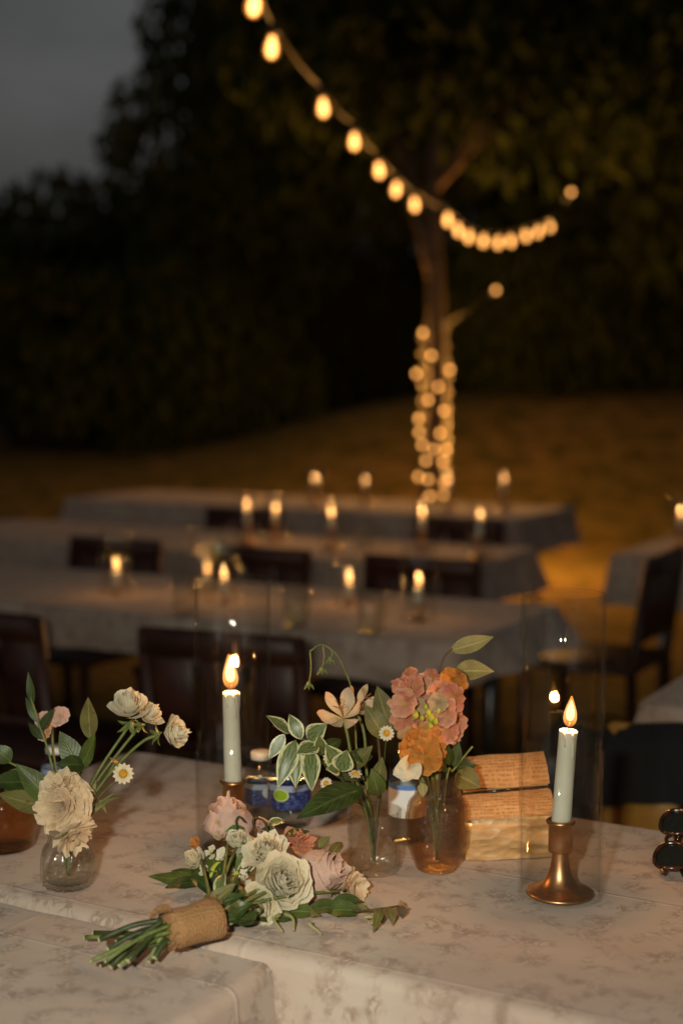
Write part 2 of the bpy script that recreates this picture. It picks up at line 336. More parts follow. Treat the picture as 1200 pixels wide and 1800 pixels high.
M['label_lime'] = bottle_label('label_blue_lime', 'lime'); M['label_blue'] = bottle_label('label_blue', 'blue'); M['label_white'] = bottle_label('label_white', 'white')
def lawn():
    m, t, o = nodes('dry_grass')
    p = t.nodes.new('ShaderNodeBsdfPrincipled'); p.inputs['Roughness'].default_value = 0.95; p.inputs['Specular IOR Level'].default_value = 0.1
    c = mixcol(t, ramp(t, noise_tex(t, 0.6, 5), 0.35, 0.65), (0.29, 0.215, 0.06), (0.42, 0.27, 0.09))
    c = mixcol(t, ramp(t, noise_tex(t, 4, 6, rough=0.7), 0.42, 0.62), c, (0.15, 0.125, 0.03)); t.links.new(c, p.inputs['Base Color'])
    t.links.new(bump(t, noise_tex(t, 60, 4), 1.0, 0.05), p.inputs['Normal']); t.links.new(p.outputs[0], o.inputs[0]); return m
M['lawn'] = lawn()

# ------------------------------------------------------------------ mesh building
def frame_of(axis):
    z = Vector(axis).normalized(); h = Vector((0, 0, 1)) if abs(z.z) < 0.95 else Vector((0, 1, 0))
    x = h.cross(z).normalized(); y = z.cross(x)
    return Matrix((x, y, z)).transposed()
class MB:
    def __init__(s): s.v = []; s.f = []; s.uv = {}
    def grid(s, fn, nu, nv, close_u=False, uv=True):
        b = len(s.v); cols = nu if close_u else nu + 1
        for j in range(nv + 1):
            for i in range(cols): s.v.append(tuple(fn(i / nu, j / nv)))
        for j in range(nv):
            for i in range(nu):
                i2 = (i + 1) % cols
                f = (b + j * cols + i, b + j * cols + i2, b + (j + 1) * cols + i2, b + (j + 1) * cols + i)
                if uv: s.uv[len(s.f)] = [(i / nu, j / nv), ((i + 1) / nu, j / nv), ((i + 1) / nu, (j + 1) / nv), (i / nu, (j + 1) / nv)]
                s.f.append(f)
        return s
    def lathe(s, prof, n=32, c=(0, 0, 0), fn=None):
        m = len(prof) - 1
        def g(u, v):
            r, z = prof[min(m, int(round(v * m)))]; a = u * math.tau
            if fn: r = fn(a, z, r)
            return (c[0] + r * math.cos(a), c[1] + r * math.sin(a), c[2] + z)
        return s.grid(g, n, m, True)
    def tube(s, pts, rad, n=8, cap=True):
        pts = [Vector(p) for p in pts]; k = len(pts); b = len(s.v)
        if isinstance(rad, (int, float)): rad = [rad] * k
        x = None
        for i, p in enumerate(pts):
            t = (pts[min(i + 1, k - 1)] - pts[max(i - 1, 0)]).normalized()
            if x is None: x = frame_of(t).col[0].copy()
            x = (x - t * x.dot(t)).normalized(); y = t.cross(x)
            for j in range(n):
                a = j / n * math.tau; s.v.append(tuple(p + (x * math.cos(a) + y * math.sin(a)) * rad[i]))
        for i in range(k - 1):
            for j in range(n):
                j2 = (j + 1) % n
                s.f.append((b + i * n + j, b + i * n + j2, b + (i + 1) * n + j2, b + (i + 1) * n + j))
        if cap: s.f.append(tuple(b + j for j in range(n))[::-1]); s.f.append(tuple(b + (k - 1) * n + j for j in range(n)))
        return s
    def box(s, c, size, bev=0.0, mat=None):
        c = Vector(c); hx, hy, hz = (x / 2 for x in size); b = len(s.v); e = bev
        mt = mat or Matrix.Identity(3)
        if e <= 0:
            for z in (-hz, hz):
                for x, y in ((-hx, -hy), (hx, -hy), (hx, hy), (-hx, hy)): s.v.append(tuple(c + mt @ Vector((x, y, z))))
            s.f += [tuple(b + i for i in q) for q in ((3, 2, 1, 0), (4, 5, 6, 7), (0, 1, 5, 4), (1, 2, 6, 5), (2, 3, 7, 6), (3, 0, 4, 7))]
            return s
        rings = [(-hz, e), (-hz + e, 0), (hz - e, 0), (hz, e)]
        for z, k in rings:
            X, Y = hx - k, hy - k; q = e * 0.7
            for x, y in ((-X + q, -Y), (X - q, -Y), (X, -Y + q), (X, Y - q), (X - q, Y), (-X + q, Y), (-X, Y - q), (-X, -Y + q)):
                s.v.append(tuple(c + mt @ Vector((x, y, z))))
        for r in range(3):
            for j in range(8):
                j2 = (j + 1) % 8; s.f.append((b + r * 8 + j, b + r * 8 + j2, b + r * 8 + 8 + j2, b + r * 8 + 8 + j))
        s.f.append(tuple(b + j for j in range(8))[::-1]); s.f.append(tuple(b + 24 + j for j in range(8)))
        return s
    def ball(s, c, r, n=10, sq=1.0):
        c = Vector(c)
        return s.grid(lambda u, v: c + Vector((r * math.sin(v * math.pi) * math.cos(u * math.tau), r * math.sin(v * math.pi) * math.sin(u * math.tau), -r * sq * math.cos(v * math.pi))), n, max(4, n // 2), True)
    def leaf(s, p0, p1, width, up=(0, 0, 1), bend=0.15, fold=0.25, wave=0.0, tip=1.0, nu=4, nv=9, seed=0, blunt=0.8):
        p0, p1 = Vector(p0), Vector(p1); d = p1 - p0; L = d.length; d = d / L
        up = Vector(up); sd = d.cross(up)
        if sd.length < 1e-4: sd = d.cross(Vector((0.3, 1, 0.2)))
        sd.normalize(); nn = sd.cross(d).normalized()
        def g(u, v):
            a = (u - 0.5) * 2
            wv = width * 0.5 * max(0.0, math.sin(math.pi * min(1, v ** blunt))) ** tip
            p = p0 + d * (L * v) + nn * (math.sin(v * math.pi) * bend * L)
            p += sd * (a * wv) + nn * (abs(a) * wv * fold)
            if wave: p += nn * (math.sin(v * 14 + seed + a * 2.0) * wave * abs(a) * width)
            return p
        b = len(s.f); s.grid(g, nu, nv)
        for k in range(b, len(s.f)):                       # uv.x = distance from the rib
            s.uv[k] = [(abs(q[0] - 0.5) * 2, q[1]) for q in s.uv[k]]
        return s
    def obj(s, name, mat, parent=None, base=None, smooth=True):
        base = Vector(base) if base is not None else Vector((0, 0, 0))
        me = bpy.data.meshes.new(name)
        me.from_pydata([tuple(Vector(p) - base) for p in s.v], [], s.f)
        if s.uv:
            ul = me.uv_layers.new(name='UVMap')
            for pi, pol in enumerate(me.polygons):
                q = s.uv.get(pi)
                if q:
                    for k, li in enumerate(pol.loop_indices): ul.data[li].uv = q[k % len(q)]
        if smooth: me.polygons.foreach_set('use_smooth', [True] * len(me.polygons))
        me.materials.append(mat); me.update()
        o = bpy.data.objects.new(name, me); COL.objects.link(o)
        if parent is not None: o.parent = parent
        else: o.location = base
        return o
def auto_smooth(o, deg=40):
    me = o.data; me.polygons.foreach_set('use_smooth', [True] * len(me.polygons))
    me.set_sharp_from_angle(angle=R(deg)); return o
def tag(o, label, cat, group=None):
    o['label'] = label; o['category'] = cat
    if group: o['group'] = group
    return o
def thing(name, label, cat, loc=(0, 0, 0), rz=0.0, group=None):
    o = bpy.data.objects.new(name, None); COL.objects.link(o)
    o.empty_display_size = 0.05; o.location = loc; o.rotation_euler = (0, 0, rz)
    return tag(o, label, cat, group)
def dup(root, loc, rz, label=None, group=None):
    r = root.copy(); COL.objects.link(r); r.location = loc; r.rotation_euler = (0, 0, rz)
    if label: r['label'] = label
    if group: r['group'] = group
    def rec(src, dst):
        for ch in list(src.children):
            c = ch.copy(); COL.objects.link(c); c.parent = dst; rec(ch, c)
    rec(root, r); return r
def lamp(name, loc, energy, col, radius, parent):
    l = bpy.data.lights.new(name, 'POINT'); l.energy = energy; l.color = col; l.shadow_soft_size = radius
    o = bpy.data.objects.new(name, l); COL.objects.link(o); o.location = loc; o.parent = parent; return o
def curve_pts(ctrl, n=24):                         # Catmull-Rom through control points
    c = [Vector(p) for p in ctrl]; c = [c[0] * 2 - c[1]] + c + [c[-1] * 2 - c[-2]]; out = []
    seg = len(c) - 3; per = max(2, n // seg)
    for i in range(seg):
        a, b, d, e = c[i:i + 4]
        for k in range(per):
            t = k / per
            out.append(0.5 * ((2 * b) + (d - a) * t + (2 * a - 5 * b + 4 * d - e) * t * t + (3 * b - a - 3 * d + e) * t ** 3))
    out.append(c[-2]); return out
WARM = (1.0, 0.50, 0.16)

# ================================================================== the setting
def ground_z(x, y):
    s = max(0.0, min(1.0, (y - 11.6) / 4.5)); s = s * s * (3 - 2 * s)
    k = max(0.0, min(1.0, (x + 2.6) / 4.2)); k = k * k * (3 - 2 * k)
    h = 0.62 + 0.72 * k
    return s * h + 0.05 * s * noise.noise((x * 0.6, y * 0.6, 0))
def ground():
    b = MB()
    xs = [-400, -150, -60, -30, -18] + [i * 0.5 for i in range(-28, 29)] + [18, 30, 60, 150, 400]
    ys = [-60, -20, -6] + [i * 0.5 for i in range(-4, 60)] + [34, 45, 80, 200, 600]
    for y in ys:
        for x in xs: b.v.append((x, y, ground_z(x, y)))
    n = len(xs)
    for j in range(len(ys) - 1):
        for i in range(n - 1): b.f.append((j * n + i, j * n + i + 1, (j + 1) * n + i + 1, (j + 1) * n + i))
    o = b.obj('ground', M['lawn']); o['kind'] = 'structure'; return o
ground()

# ---- trees
def leaf_cloud(b, c, rad, n, size, r, squash=0.8, holes=0.0):
    for _ in range(n):
        while True:
            p = Vector((r.uniform(-1, 1), r.uniform(-1, 1), r.uniform(-1, 1)))
            if p.length <= 1: break
        p = p * (0.35 + 0.65 * p.length) if r.random() < 0.6 else p
        q = Vector((c[0] + p.x * rad, c[1] + p.y * rad, c[2] + p.z * rad * squash))
        if noise.noise(q * 0.9) < -0.32 + holes: continue
        m = frame_of((r.uniform(-1, 1), r.uniform(-1, 1), r.uniform(-0.4, 1)))
        l = size * r.uniform(0.6, 1.3); wd = l * 0.45
        k = len(b.v)
        for lx, ly, lz in ((0, -l / 2, 0), (wd / 2, 0, 0.1 * l), (0, l / 2, -0.05 * l), (-wd / 2, 0, 0.1 * l)):
            b.v.append(tuple(q + m @ Vector((lx, ly, lz))))
        b.f.append((k, k + 1, k + 2, k + 3))
def tree(name, label, x, y, h, trunk_r, clumps, leaf, seed, lean=0.0, branch=True):
    r = random.Random(seed); z0 = ground_z(x, y)
    t = thing(name, label, 'tree', (x, y, z0), 0, 'trees around the lawn')
    tb = MB(); pts = [(lean * (k / 6) ** 2 + 0.03 * math.sin(k * 2.1 + seed), 0.03 * math.cos(k * 1.7 + seed), -0.1 + h * k / 6) for k in range(7)]
    tb.tube(pts, [trunk_r * (1.25 - 0.16 * k) for k in range(7)], 12).obj('trunk', M['bark'], t)
    cb = MB()
    for k, (cx, cyy, cz, rad, n) in enumerate(clumps):
        leaf_cloud(cb, (cx, cyy, cz), rad, n, leaf, r)
        if branch:
            s = Vector(pts[3 + k % 3]); e = Vector((cx, cyy, cz)); mid = s.lerp(e, 0.5) + Vector((0, 0, 0.2))
            MB().tube(curve_pts([s, mid, e], 8), [trunk_r * 0.45 * (1 - 0.09 * q) for q in range(9)], 6).obj('branch', M['bark'], t)
    cb.obj('crown', M['foliage'], t, smooth=False)
    return t
TRX, TRY = at(764, 700, 10.0).x, 10.0
tree('lit_tree', 'tall dark tree with a trunk wrapped in tiny amber lights', TRX, TRY, 4.2, 0.075,
     [(-0.45, 0.3, 3.9, 1.15, 2600), (0.9, 0.5, 3.7, 1.2, 2600), (0.15, 0.2, 4.4, 1.5, 3600), (-0.75, 0.5, 4.5, 1.0, 2000), (1.7, 0.2, 4.1, 1.25, 2400), (0.5, -0.2, 5.2, 1.4, 2400)], 0.16, 3)
tree('broad_tree', 'broad black tree rising behind the lit trunk', 2.6, 16.5, 5.5, 0.2,
     [(-2.4, 0, 3.2, 1.9, 4200), (0.2, 0, 3.2, 2.0, 4200), (2.2, 0, 3.0, 2.0, 3600), (-1.0, 0, 5.4, 2.1, 4200), (1.8, 0, 5.2, 2.1, 3600)], 0.26, 5)
tree('tall_tree', 'tall dark tree whose ragged crown cuts the dusk sky', -1.7, 17.6, 6.0, 0.18,
     [(0.6, 0, 4.9, 1.4, 3000), (1.3, 0.3, 6.2, 1.45, 3000), (0.2, 0, 3.6, 1.5, 3400), (1.8, 0, 4.0, 1.7, 3400), (0.5, 0, 2.5, 1.4, 2800)], 0.2, 11)
tree('round_tree', 'low round dark tree beneath the pale patch of sky', -4.3, 18.5, 3.2, 0.14,
     [(-0.8, 0, 2.2, 1.3, 2600), (0.9, 0, 2.4, 1.4, 2800), (2.4, 0, 2.4, 1.5, 3000), (0.3, 0.3, 1.4, 1.6, 2600), (2.2, 0.2, 1.2, 1.6, 2600)], 0.2, 17)
tree('edge_tree', 'dark tree at the far edge of the lawn, partly out of frame', 5.6, 13.5, 5.0, 0.16,
     [(-1.7, 0, 2.6, 1.4, 3000), (-0.6, 0, 3.6, 1.6, 3200), (-1.9, 0, 4.4, 1.4, 2600), (0.6, 0, 2.4, 1.5, 2200)], 0.2, 23)
tree('bushy_tree', 'dense low bushy tree behind the left end of the far tables', -5.2, 15.0, 2.6, 0.12,
     [(0.2, 0, 1.3, 1.2, 2600), (1.6, 0.4, 1.2, 1.3, 2600), (3.2, 1.0, 1.3, 1.3, 2600), (-1.0, 0, 1.4, 1.2, 1800)], 0.17, 29)

def shrub(label, x, y, rad, n, seed):
    r = random.Random(seed); z0 = ground_z(x, y); t = thing('shrub', label, 'shrub', (x, y, z0), 0, 'dark shrubs along the back of the lawn')
    cb = MB(); leaf_cloud(cb, (0, 0, rad * 0.75), rad, n, 0.2, r, 0.9, -0.4); leaf_cloud(cb, (rad * 0.7, 0.2, rad * 0.6), rad * 0.8, n // 2, 0.2, r, 0.9, -0.4)
    cb.obj('crown', M['foliage'], t, smooth=False)
    for k in range(4):
        MB().tube([(0.08 * k - 0.1, 0, -0.1), (0.35 * (k - 1.5), 0.1, rad * 0.9)], [0.03, 0.012], 6).obj('stem', M['bark'], t)
for k, (x, y, rad, lab) in enumerate(((-6.4, 20, 1.7, 'behind the low round tree'), (-3.6, 20.5, 1.8, 'below the pale patch of sky'), (-1.0, 20, 1.8, 'left of the lit trunk'), (1.4, 20.5, 1.9, 'straight behind the lit trunk'), (3.9, 20, 1.9, 'right of the lit trunk'), (6.3, 20.5, 1.8, 'at the right edge of the lawn'), (-2.1, 16.4, 1.3, 'in front of the tall tree'), (2.2, 15.9, 1.3, 'in front of the broad tree'))):
    shrub('dense black shrub along the back of the lawn, ' + lab, x, y, rad, 5200, 60 + k)

# ---- festoon string overhead
BPX = [(450, 8, 3.9), (479, 84, 4.6), (567, 190, 5.6), (622, 250, 6.2), (665, 300, 6.8), (697, 334, 7.3), (727, 360, 7.8),
       (787, 387, 8.4), (804, 405, 8.9), (825, 417, 9.3), (850, 424, 9.7), (875, 427, 10.1), (897, 424, 10.4), (922, 415, 10.7), (946, 408, 11.0), (965, 398, 11.3)]
def festoon():
    t = thing('string_light', 'festoon string of large amber bulbs sagging overhead from the upper edge towards the trees', 'string lights', at(450, 8, 3.9))
    base = Vector(t.location)
    tops = [at(px, py, d) + Vector((0, 0, 0.075)) for px, py, d in BPX]
    first = tops[0] + (tops[0] - tops[1]) * 1.5 + Vector((0, 0, 0.1)); last = tops[-1] + Vector((1.6, 0.6, 0.5))
    ctrl = [first] + [p for p in tops] + [last]
    pts = []
    for a, b in zip(ctrl[:-1], ctrl[1:]):
        for k in range(6):
            u = k / 6; p = a.lerp(b, u); p.z += 0.0 - 0.02 * math.sin(math.pi * u); pts.append(p)
    pts.append(ctrl[-1])
    MB().tube(pts, 0.0045, 6).obj('wire', M['black_rubber'], t, base)
    prof = [(0.0, 0), (0.010, -0.002), (0.014, -0.014), (0.021, -0.032), (0.0235, -0.048), (0.021, -0.062), (0.012, -0.073), (0.0, -0.077)]
    gm = MB().lathe(prof, 14).obj('bulb', M['bulb_glass'], t, smooth=True)
    cm = MB().lathe([(r_ * 0.66, z_ * 0.85 - 0.006) for r_, z_ in prof], 12).obj('filament', M['bulb_core'], gm)
    sm = MB().lathe([(0, 0.034), (0.008, 0.034), (0.014, 0.028), (0.015, 0.0), (0.0, -0.001)], 12).obj('socket', M['black_rubber'], t)
    for i, p in enumerate(tops):
        l = p - base
        if i == 0: g, s, c = gm, sm, cm
        else:
            g = gm.copy(); s = sm.copy(); c = cm.copy()
            for o in (g, s, c): COL.objects.link(o)
            g.parent = s.parent = t; c.parent = g
        sw = (0.12 * math.sin(i * 2.3), 0.12 * math.cos(i * 1.7), i)
        g.location = l + Vector((0, 0, -0.034)); s.location = l + Vector((0, 0, -0.034)); g.rotation_euler = s.rotation_euler = sw
        lamp('bulb_or_fill_light', l + Vector((0, 0, -0.075)), 0.09, WARM, 0.02, t)
festoon()

# ---- fairy lights wound round the trunk
def small_bulb(name, t, p, first=[]):
    if not first:
        g = MB().ball((0, 0, 0), 0.017, 10, 1.25).obj(name, M['bulb_glass'], t)
        c = MB().ball((0, 0, 0), 0.0125, 8, 1.2).obj('filament', M['bulb_core'], g); first.append((g, c))
    else:
        g0, c0 = first[0]; g = g0.copy(); c = c0.copy(); COL.objects.link(g); COL.objects.link(c); g.parent = t; c.parent = g
    g.location = p; return g
def trunk_lights():
    t = thing('fairy_lights', 'small amber lights wound in loops around the dark tree trunk', 'fairy lights', (TRX, TRY, 0.4))
    base = Vector(t.location)
    ends = [(743, 585), (758, 625), (790, 650), (731, 657), (752, 703), (780, 722), (735, 736), (773, 762), (736, 760), (748, 810), (778, 812),
            (735, 838), (752, 843), (780, 848), (755, 872), (780, 870), (738, 884), (766, 893), (744, 905), (762, 790), (770, 680), (742, 782), (784, 790)]
    for px, py in ends:
        p = at(px, py, TRY); dx = p.x - TRX
        y = TRY - math.sqrt(max(0.0, 0.105 ** 2 - min(dx * dx, 0.0109))) - 0.012
        q = at(px, py, y); small_bulb('bulb', t, q - base)
    wire = []
    for k in range(260):
        a = k * 0.30; z = 0.45 + k * 0.0052; rr = 0.102
        wire.append(Vector((TRX + rr * math.cos(a), TRY + rr * math.sin(a), z)))
    MB().tube(wire, 0.0035, 5).obj('wire', M['black_rubber'], t, base)
    for dx, z in ((-0.22, 1.5), (0.05, 1.2), (0.26, 1.0), (0.34, 1.4)):
        lamp('bulb_or_fill_light', Vector((TRX + dx, TRY + 0.30, z)) - base, 74.0, (1.0, 0.42, 0.08), 0.12, t)  # added lamps clear of the trunk, without bulbs, to brighten the lawn
    t2 = thing('fairy_light_strand', 'thin strand of two small amber lights climbing into the dark leaves', 'fairy lights', at(743, 590, 9.9))
    b2 = Vector(t2.location)
    c = [at(743, 590, 9.9), at(800, 560, 9.8), at(871, 508, 9.7), at(940, 430, 9.6), at(1003, 336, 9.5), at(1050, 270, 9.6)]
    MB().tube(curve_pts(c, 30), 0.003, 5).obj('wire', M['black_rubber'], t2, b2)
    for px, py, d in ((871, 510, 9.7), (1003, 338, 9.5)):
        p = at(px, py, d); small_bulb('bulb', t2, p - b2)
        lamp('bulb_or_fill_light', p - b2 + Vector((0, 0.0, -0.05)), 1.6, WARM, 0.02, t2)
trunk_lights()

# ================================================================== tables and cloths
def table_frame(label, c, ang, L, W, z, group):
    t = thing('folding_table', label, 'table', (c.x, c.y, 0), ang, group)
    MB().box((0, 0, z - 0.022), (L - 0.012, W - 0.012, 0.035), 0.006).obj('tabletop', M['plastic_table'], t)
    for sx in (-1, 1):
        for sy in (-1, 1):
            x, y = sx * (L / 2 - 0.16), sy * (W / 2 - 0.08)
            MB().tube([(x, y, z - 0.04), (x, y, 0.0)], 0.014, 8).obj('leg', M['steel'], t)
        MB().tube([(sx * (L / 2 - 0.16), -(W / 2 - 0.08), 0.18), (sx * (L / 2 - 0.16), W / 2 - 0.08, 0.18)], 0.01, 8).obj('crossbar', M['steel'], t)
    return t
def cloth(label, c, ang, L, W, z, drop, seed, group, mat=None, fold=0.042):
    r = random.Random(seed); ph = [r.uniform(0, 6.28) for _ in range(6)]
    rc = 0.022
    peri = []                                      # rounded rectangle, unit normals, arclength
    def side(x0, y0, x1, y1, nx, ny, n):
        for k in range(n): u = k / n; peri.append((x0 + (x1 - x0) * u, y0 + (y1 - y0) * u, nx, ny, 0))
    def corner(cx, cy_, a0, n=9):
        for k in range(n):
            a = a0 + (k / n) * math.pi / 2; peri.append((cx + rc * math.cos(a), cy_ + rc * math.sin(a), math.cos(a), math.sin(a), math.sin(k / n * math.pi)))
    X, Y = L / 2, W / 2; nx_, ny_ = max(10, int(L / 0.022)), max(10, int(W / 0.022))
    side(-X + rc, -Y, X - rc, -Y, 0, -1, nx_); corner(X - rc, -Y + rc, -math.pi / 2)
    side(X, -Y + rc, X, Y - rc, 1, 0, ny_); corner(X - rc, Y - rc, 0)
    side(X - rc, Y, -X + rc, Y, 0, 1, nx_); corner(-X + rc, Y - rc, math.pi / 2)
    side(-X, Y - rc, -X, -Y + rc, -1, 0, ny_); corner(-X + rc, -Y + rc, math.pi)
    n = len(peri); b = MB(); uvs = []
    # top as concentric outlines, then the rounded edge, then the hanging skirt
    rows = [('t', s) for s in (0.08, 0.05, 0.025, 0.008)] + [('e', a) for a in (0, 25, 50, 75, 90)] + [('d', d / 16) for d in range(1, 17)]
    er = 0.014
    for kind, q in rows:
        for i, (x, y, nx, ny, cn) in enumerate(peri):
            if kind == 't':
                px, py = x * (1 - q / X), y * (1 - q / Y); uv = (px, py)
                b.v.append((px, py, z + (0.0012 * noise.noise((px * 16 + seed, py * 16, 0)) if q < 0.03 else 0.0)))
            elif kind == 'e':
                a = R(q); o = er * math.sin(a); dz = -er * (1 - math.cos(a))
                b.v.append((x + nx * (o), y + ny * (o), z + dz)); uv = (x + nx * o * 1.3, y + ny * o * 1.3)
            else:
                h = q * drop; s_ = i / n * (2 * L + 2 * W)
                f = (0.5 + 0.5 * math.sin(s_ * 17 + ph[0] + 1.5 * math.sin(s_ * 5 + ph[1]))) * fold * q ** 1.1 + 0.010 * q
                f += 0.006 * math.sin(s_ * 41 + ph[2]) * q + cn * 0.16 * drop * q ** 1.1
                b.v.append((x + nx * (er + f), y + ny * (er + f), z - er - h)); uv = (x + nx * (er + h), y + ny * (er + h))
            uvs.append((uv[0] + seed * 1.7, uv[1] + seed * 0.9))
    for j in range(len(rows) - 1):
        for i in range(n):
            i2 = (i + 1) % n; f = (j * n + i2, j * n + i, (j + 1) * n + i, (j + 1) * n + i2)
            b.uv[len(b.f)] = [uvs[k] for k in f]; b.f.append(f)
    A0, B0 = 0, nx_ + 9 + ny_ + 9                   # the flat top: strips from the front side to the back side, a fan at each end
    def face(*q): b.uv[len(b.f)] = [uvs[k] for k in q]; b.f.append(tuple(q))
    for k in range(nx_ - 1): face(A0 + k, A0 + k + 1, B0 + nx_ - 2 - k, B0 + nx_ - 1 - k)
    for loop in ([nx_ - 1 + k for k in range(9 + ny_ + 9 + 2)], [B0 + nx_ - 1 + k for k in range(9 + ny_ + 9 + 1)] + [0]):
        cv = len(b.v); pa, pb = Vector(b.v[loop[0]]), Vector(b.v[loop[-1]]); b.v.append(tuple((pa + pb) / 2))
        uvs.append(((uvs[loop[0]][0] + uvs[loop[-1]][0]) / 2, (uvs[loop[0]][1] + uvs[loop[-1]][1]) / 2))
        for q0, q1 in zip(loop[:-1], loop[1:]): face(cv, q0, q1)
    o = b.obj('tablecloth', mat or M['cloth']); o.location = (c.x, c.y, 0); o.rotation_euler = (0, 0, ang)
    tag(o, label, 'tablecloth', group); return o

# the laid table with the vases: its front edge and left end are found in the picture
front0 = on_z(0, 1560, TZ); leftback = on_z(235, 1322, TZ)
lu = leftback.dot(U); fn_ = front0.dot(N); bn = leftback.dot(N); W1 = bn - fn_; L1 = 1.75
c1 = U * (lu + L1 / 2) + N * (fn_ + W1 / 2); c1.z = 0
table_frame('folding table under the cloth that carries the vases and candlesticks', c1, ANG, L1, W1, TZ, 'folding tables')
cloth('printed cream tablecloth under the two brass candlesticks and the vases', c1, ANG, L1, W1, TZ + 0.001, 0.62, 1, 'tablecloths')
# the table butted against it, where the bouquet's stems lie
ZN = TZ - 0.012
cn_ = on_z(484, 1678, ZN); LN, WN = 1.30, 0.92
cN = cn_ - U * (LN / 2) - N * (WN / 2 + 0.004); cN.z = 0
table_frame('folding table under the cloth nearest the camera', cN, ANG, LN, WN, ZN, 'folding tables')
cloth('printed cream tablecloth under the cut stems of the bouquet, its corner hanging in front', cN, ANG, LN, WN, ZN + 0.001, 0.60, 2, 'tablecloths')

FAR = {}
def far_table(key, corner_px, right_corner, L, W, lab, seed, drop=0.16):
    p = on_z(*corner_px, TZ)
    c = p + N * (W / 2) + U * (-L / 2 if right_corner else L / 2); c.z = 0
    FAR[key] = (c, L, W)
    table_frame('folding table beneath the cloth of ' + lab, c, ANG, L, W, TZ, 'folding tables')
    cloth('pale printed tablecloth on ' + lab, c, ANG, L, W, TZ + 0.001, drop, seed, 'tablecloths')
far_table('a', (800, 1132), True, 2.5, 0.66, 'the first guest table behind the flowers', 3, 0.085)
far_table('b', (800, 1000), True, 2.5, 0.70, 'the second guest table back, in the middle', 4, 0.13)
far_table('c', (905, 912), True, 2.6, 0.76, 'the farthest guest table before the lit trunk', 5)
far_table('d', (1130, 1235), False, 1.8, 0.60, 'the guest table behind the chair with the jacket', 6)
far_table('e', (1075, 975), False, 2.2, 0.76, 'the guest table at the right edge, farther back', 7)

# ================================================================== candles
HOLD = [(0, 0), (0.036, 0), (0.0385, 0.002), (0.0375, 0.0045), (0.033, 0.0062), (0.026, 0.0085), (0.0195, 0.014), (0.0145, 0.022), (0.0115, 0.032),
        (0.0098, 0.042), (0.0092, 0.0495), (0.0135, 0.0505), (0.0142, 0.053), (0.0138, 0.060), (0.0138, 0.080), (0.0165, 0.0835), (0.0168, 0.0855), (0.0148, 0.087), (0.0125, 0.087), (0.0118, 0.075), (0, 0.074)]
def candlestick(p, label, group, scale=1.0):
    t = thing('candlestick', label, 'candlestick', p, 0, group)
    k = [q for q in HOLD if q[1] < 0.05]; c = [q for q in HOLD if q[1] >= 0.0495]
    MB().lathe([(r_ * scale, z_ * scale) for r_, z_ in k], 40).obj('base', M['brass'], t)
    MB().lathe([(r_ * scale, z_ * scale) for r_, z_ in c], 32).obj('cup', M['brass'], t)
    return t
def flame_mesh():
    prof = [(0, 0), (0.0030, 0.0015), (0.0052, 0.005), (0.0062, 0.010), (0.0058, 0.016), (0.0042, 0.023), (0.0022, 0.030), (0.0008, 0.0345), (0, 0.036)]
    return MB().lathe(prof, 16)
FLM = []; FLC = []
FPROF = [(0, 0), (0.0030, 0.0015), (0.0052, 0.005), (0.0062, 0.010), (0.0058, 0.016), (0.0042, 0.023), (0.0022, 0.030), (0.0008, 0.0345), (0, 0.036)]
def candle(p, H, lean, label, group, energy, r0=0.0108, fs=1.0):
    t = thing('taper_candle', label, 'candle', p, 0, group)
    t.rotation_euler = (0, lean, 0)
    prof = [(0, 0), (r0 * 1.04, 0), (r0 * 1.04, 0.002)] + [(r0 * (1.04 - 0.10 * k / 6), H * k / 6) for k in range(1, 6)] + [(r0 * 0.94, H - 0.003), (r0 * 0.86, H - 0.0005), (r0 * 0.6, H - 0.0012), (0.0, H - 0.003)]
    MB().lathe(prof, 28, fn=lambda a, z, r: r * (1 + 0.012 * math.sin(a * 3 + z * 90))).obj('wax', M['wax'], t)
    MB().tube([(0, 0, H - 0.003), (0.0004, 0, H + 0.004), (0.0016, 0, H + 0.008)], 0.0007, 6).obj('wick', M['wick'], t)
    if not FLM: f = flame_mesh().obj('flame', M['flame'], t); FLM.append(f)
    else: f = FLM[0].copy(); COL.objects.link(f); f.parent = t
    if not FLC: g = MB().lathe([(r_ * 0.62, 0.007 + z_ * 0.66) for r_, z_ in FPROF], 14).obj('flame_core', M['flame_core'], f); FLC.append(g)
    else: g = FLC[0].copy(); COL.objects.link(g); g.parent = f
    f.rotation_euler = (0.05 * math.sin(p[0] * 37), 0.07 * math.cos(p[1] * 23), 0)
    if energy > 0.4:
        for a_, l_ in ((-1.2, 0.030), (-2.2, 0.016), (0.2, 0.022)):
            q_ = [(r0 * 0.97 * math.cos(a_ + 0.05 * k), r0 * 0.97 * math.sin(a_ + 0.05 * k), H - 0.002 - l_ * k / 5) for k in range(6)]
            MB().tube(q_, [0.0012, 0.0013, 0.0012, 0.0012, 0.0015, 0.0009], 8).obj('wax_drip', M['wax'], t)
    f.location = (0.001, 0, H + 0.003); f.scale = (fs * 1.25, fs * 1.25, fs)
    lamp('flame_light', (0.001, 0, H + 0.018 * fs), energy, (1.0, 0.46, 0.14), 0.006, t)
    return t
def hurricane(p, label, group, rad=0.0475, H=0.34, n=48):
    prof = [(rad, 0.001), (rad, H * 0.3), (rad, H * 0.7), (rad, H - 0.0015), (rad - 0.0012, H), (rad - 0.0024, H - 0.0015), (rad - 0.0024, H * 0.6), (rad - 0.0024, 0.001), (rad, 0.001)]
    o = MB().lathe(prof, n).obj('hurricane_glass', M['hurricane'], None); o.location = p
    return tag(o, label, 'glass cylinder', group)
pR = on_z(983, 1572, TZ + 0.002); pL = on_z(411, 1490, TZ + 0.002)
candlestick(pR, 'brass candlestick with flared foot beside the tan paper packet', 'brass candlesticks')
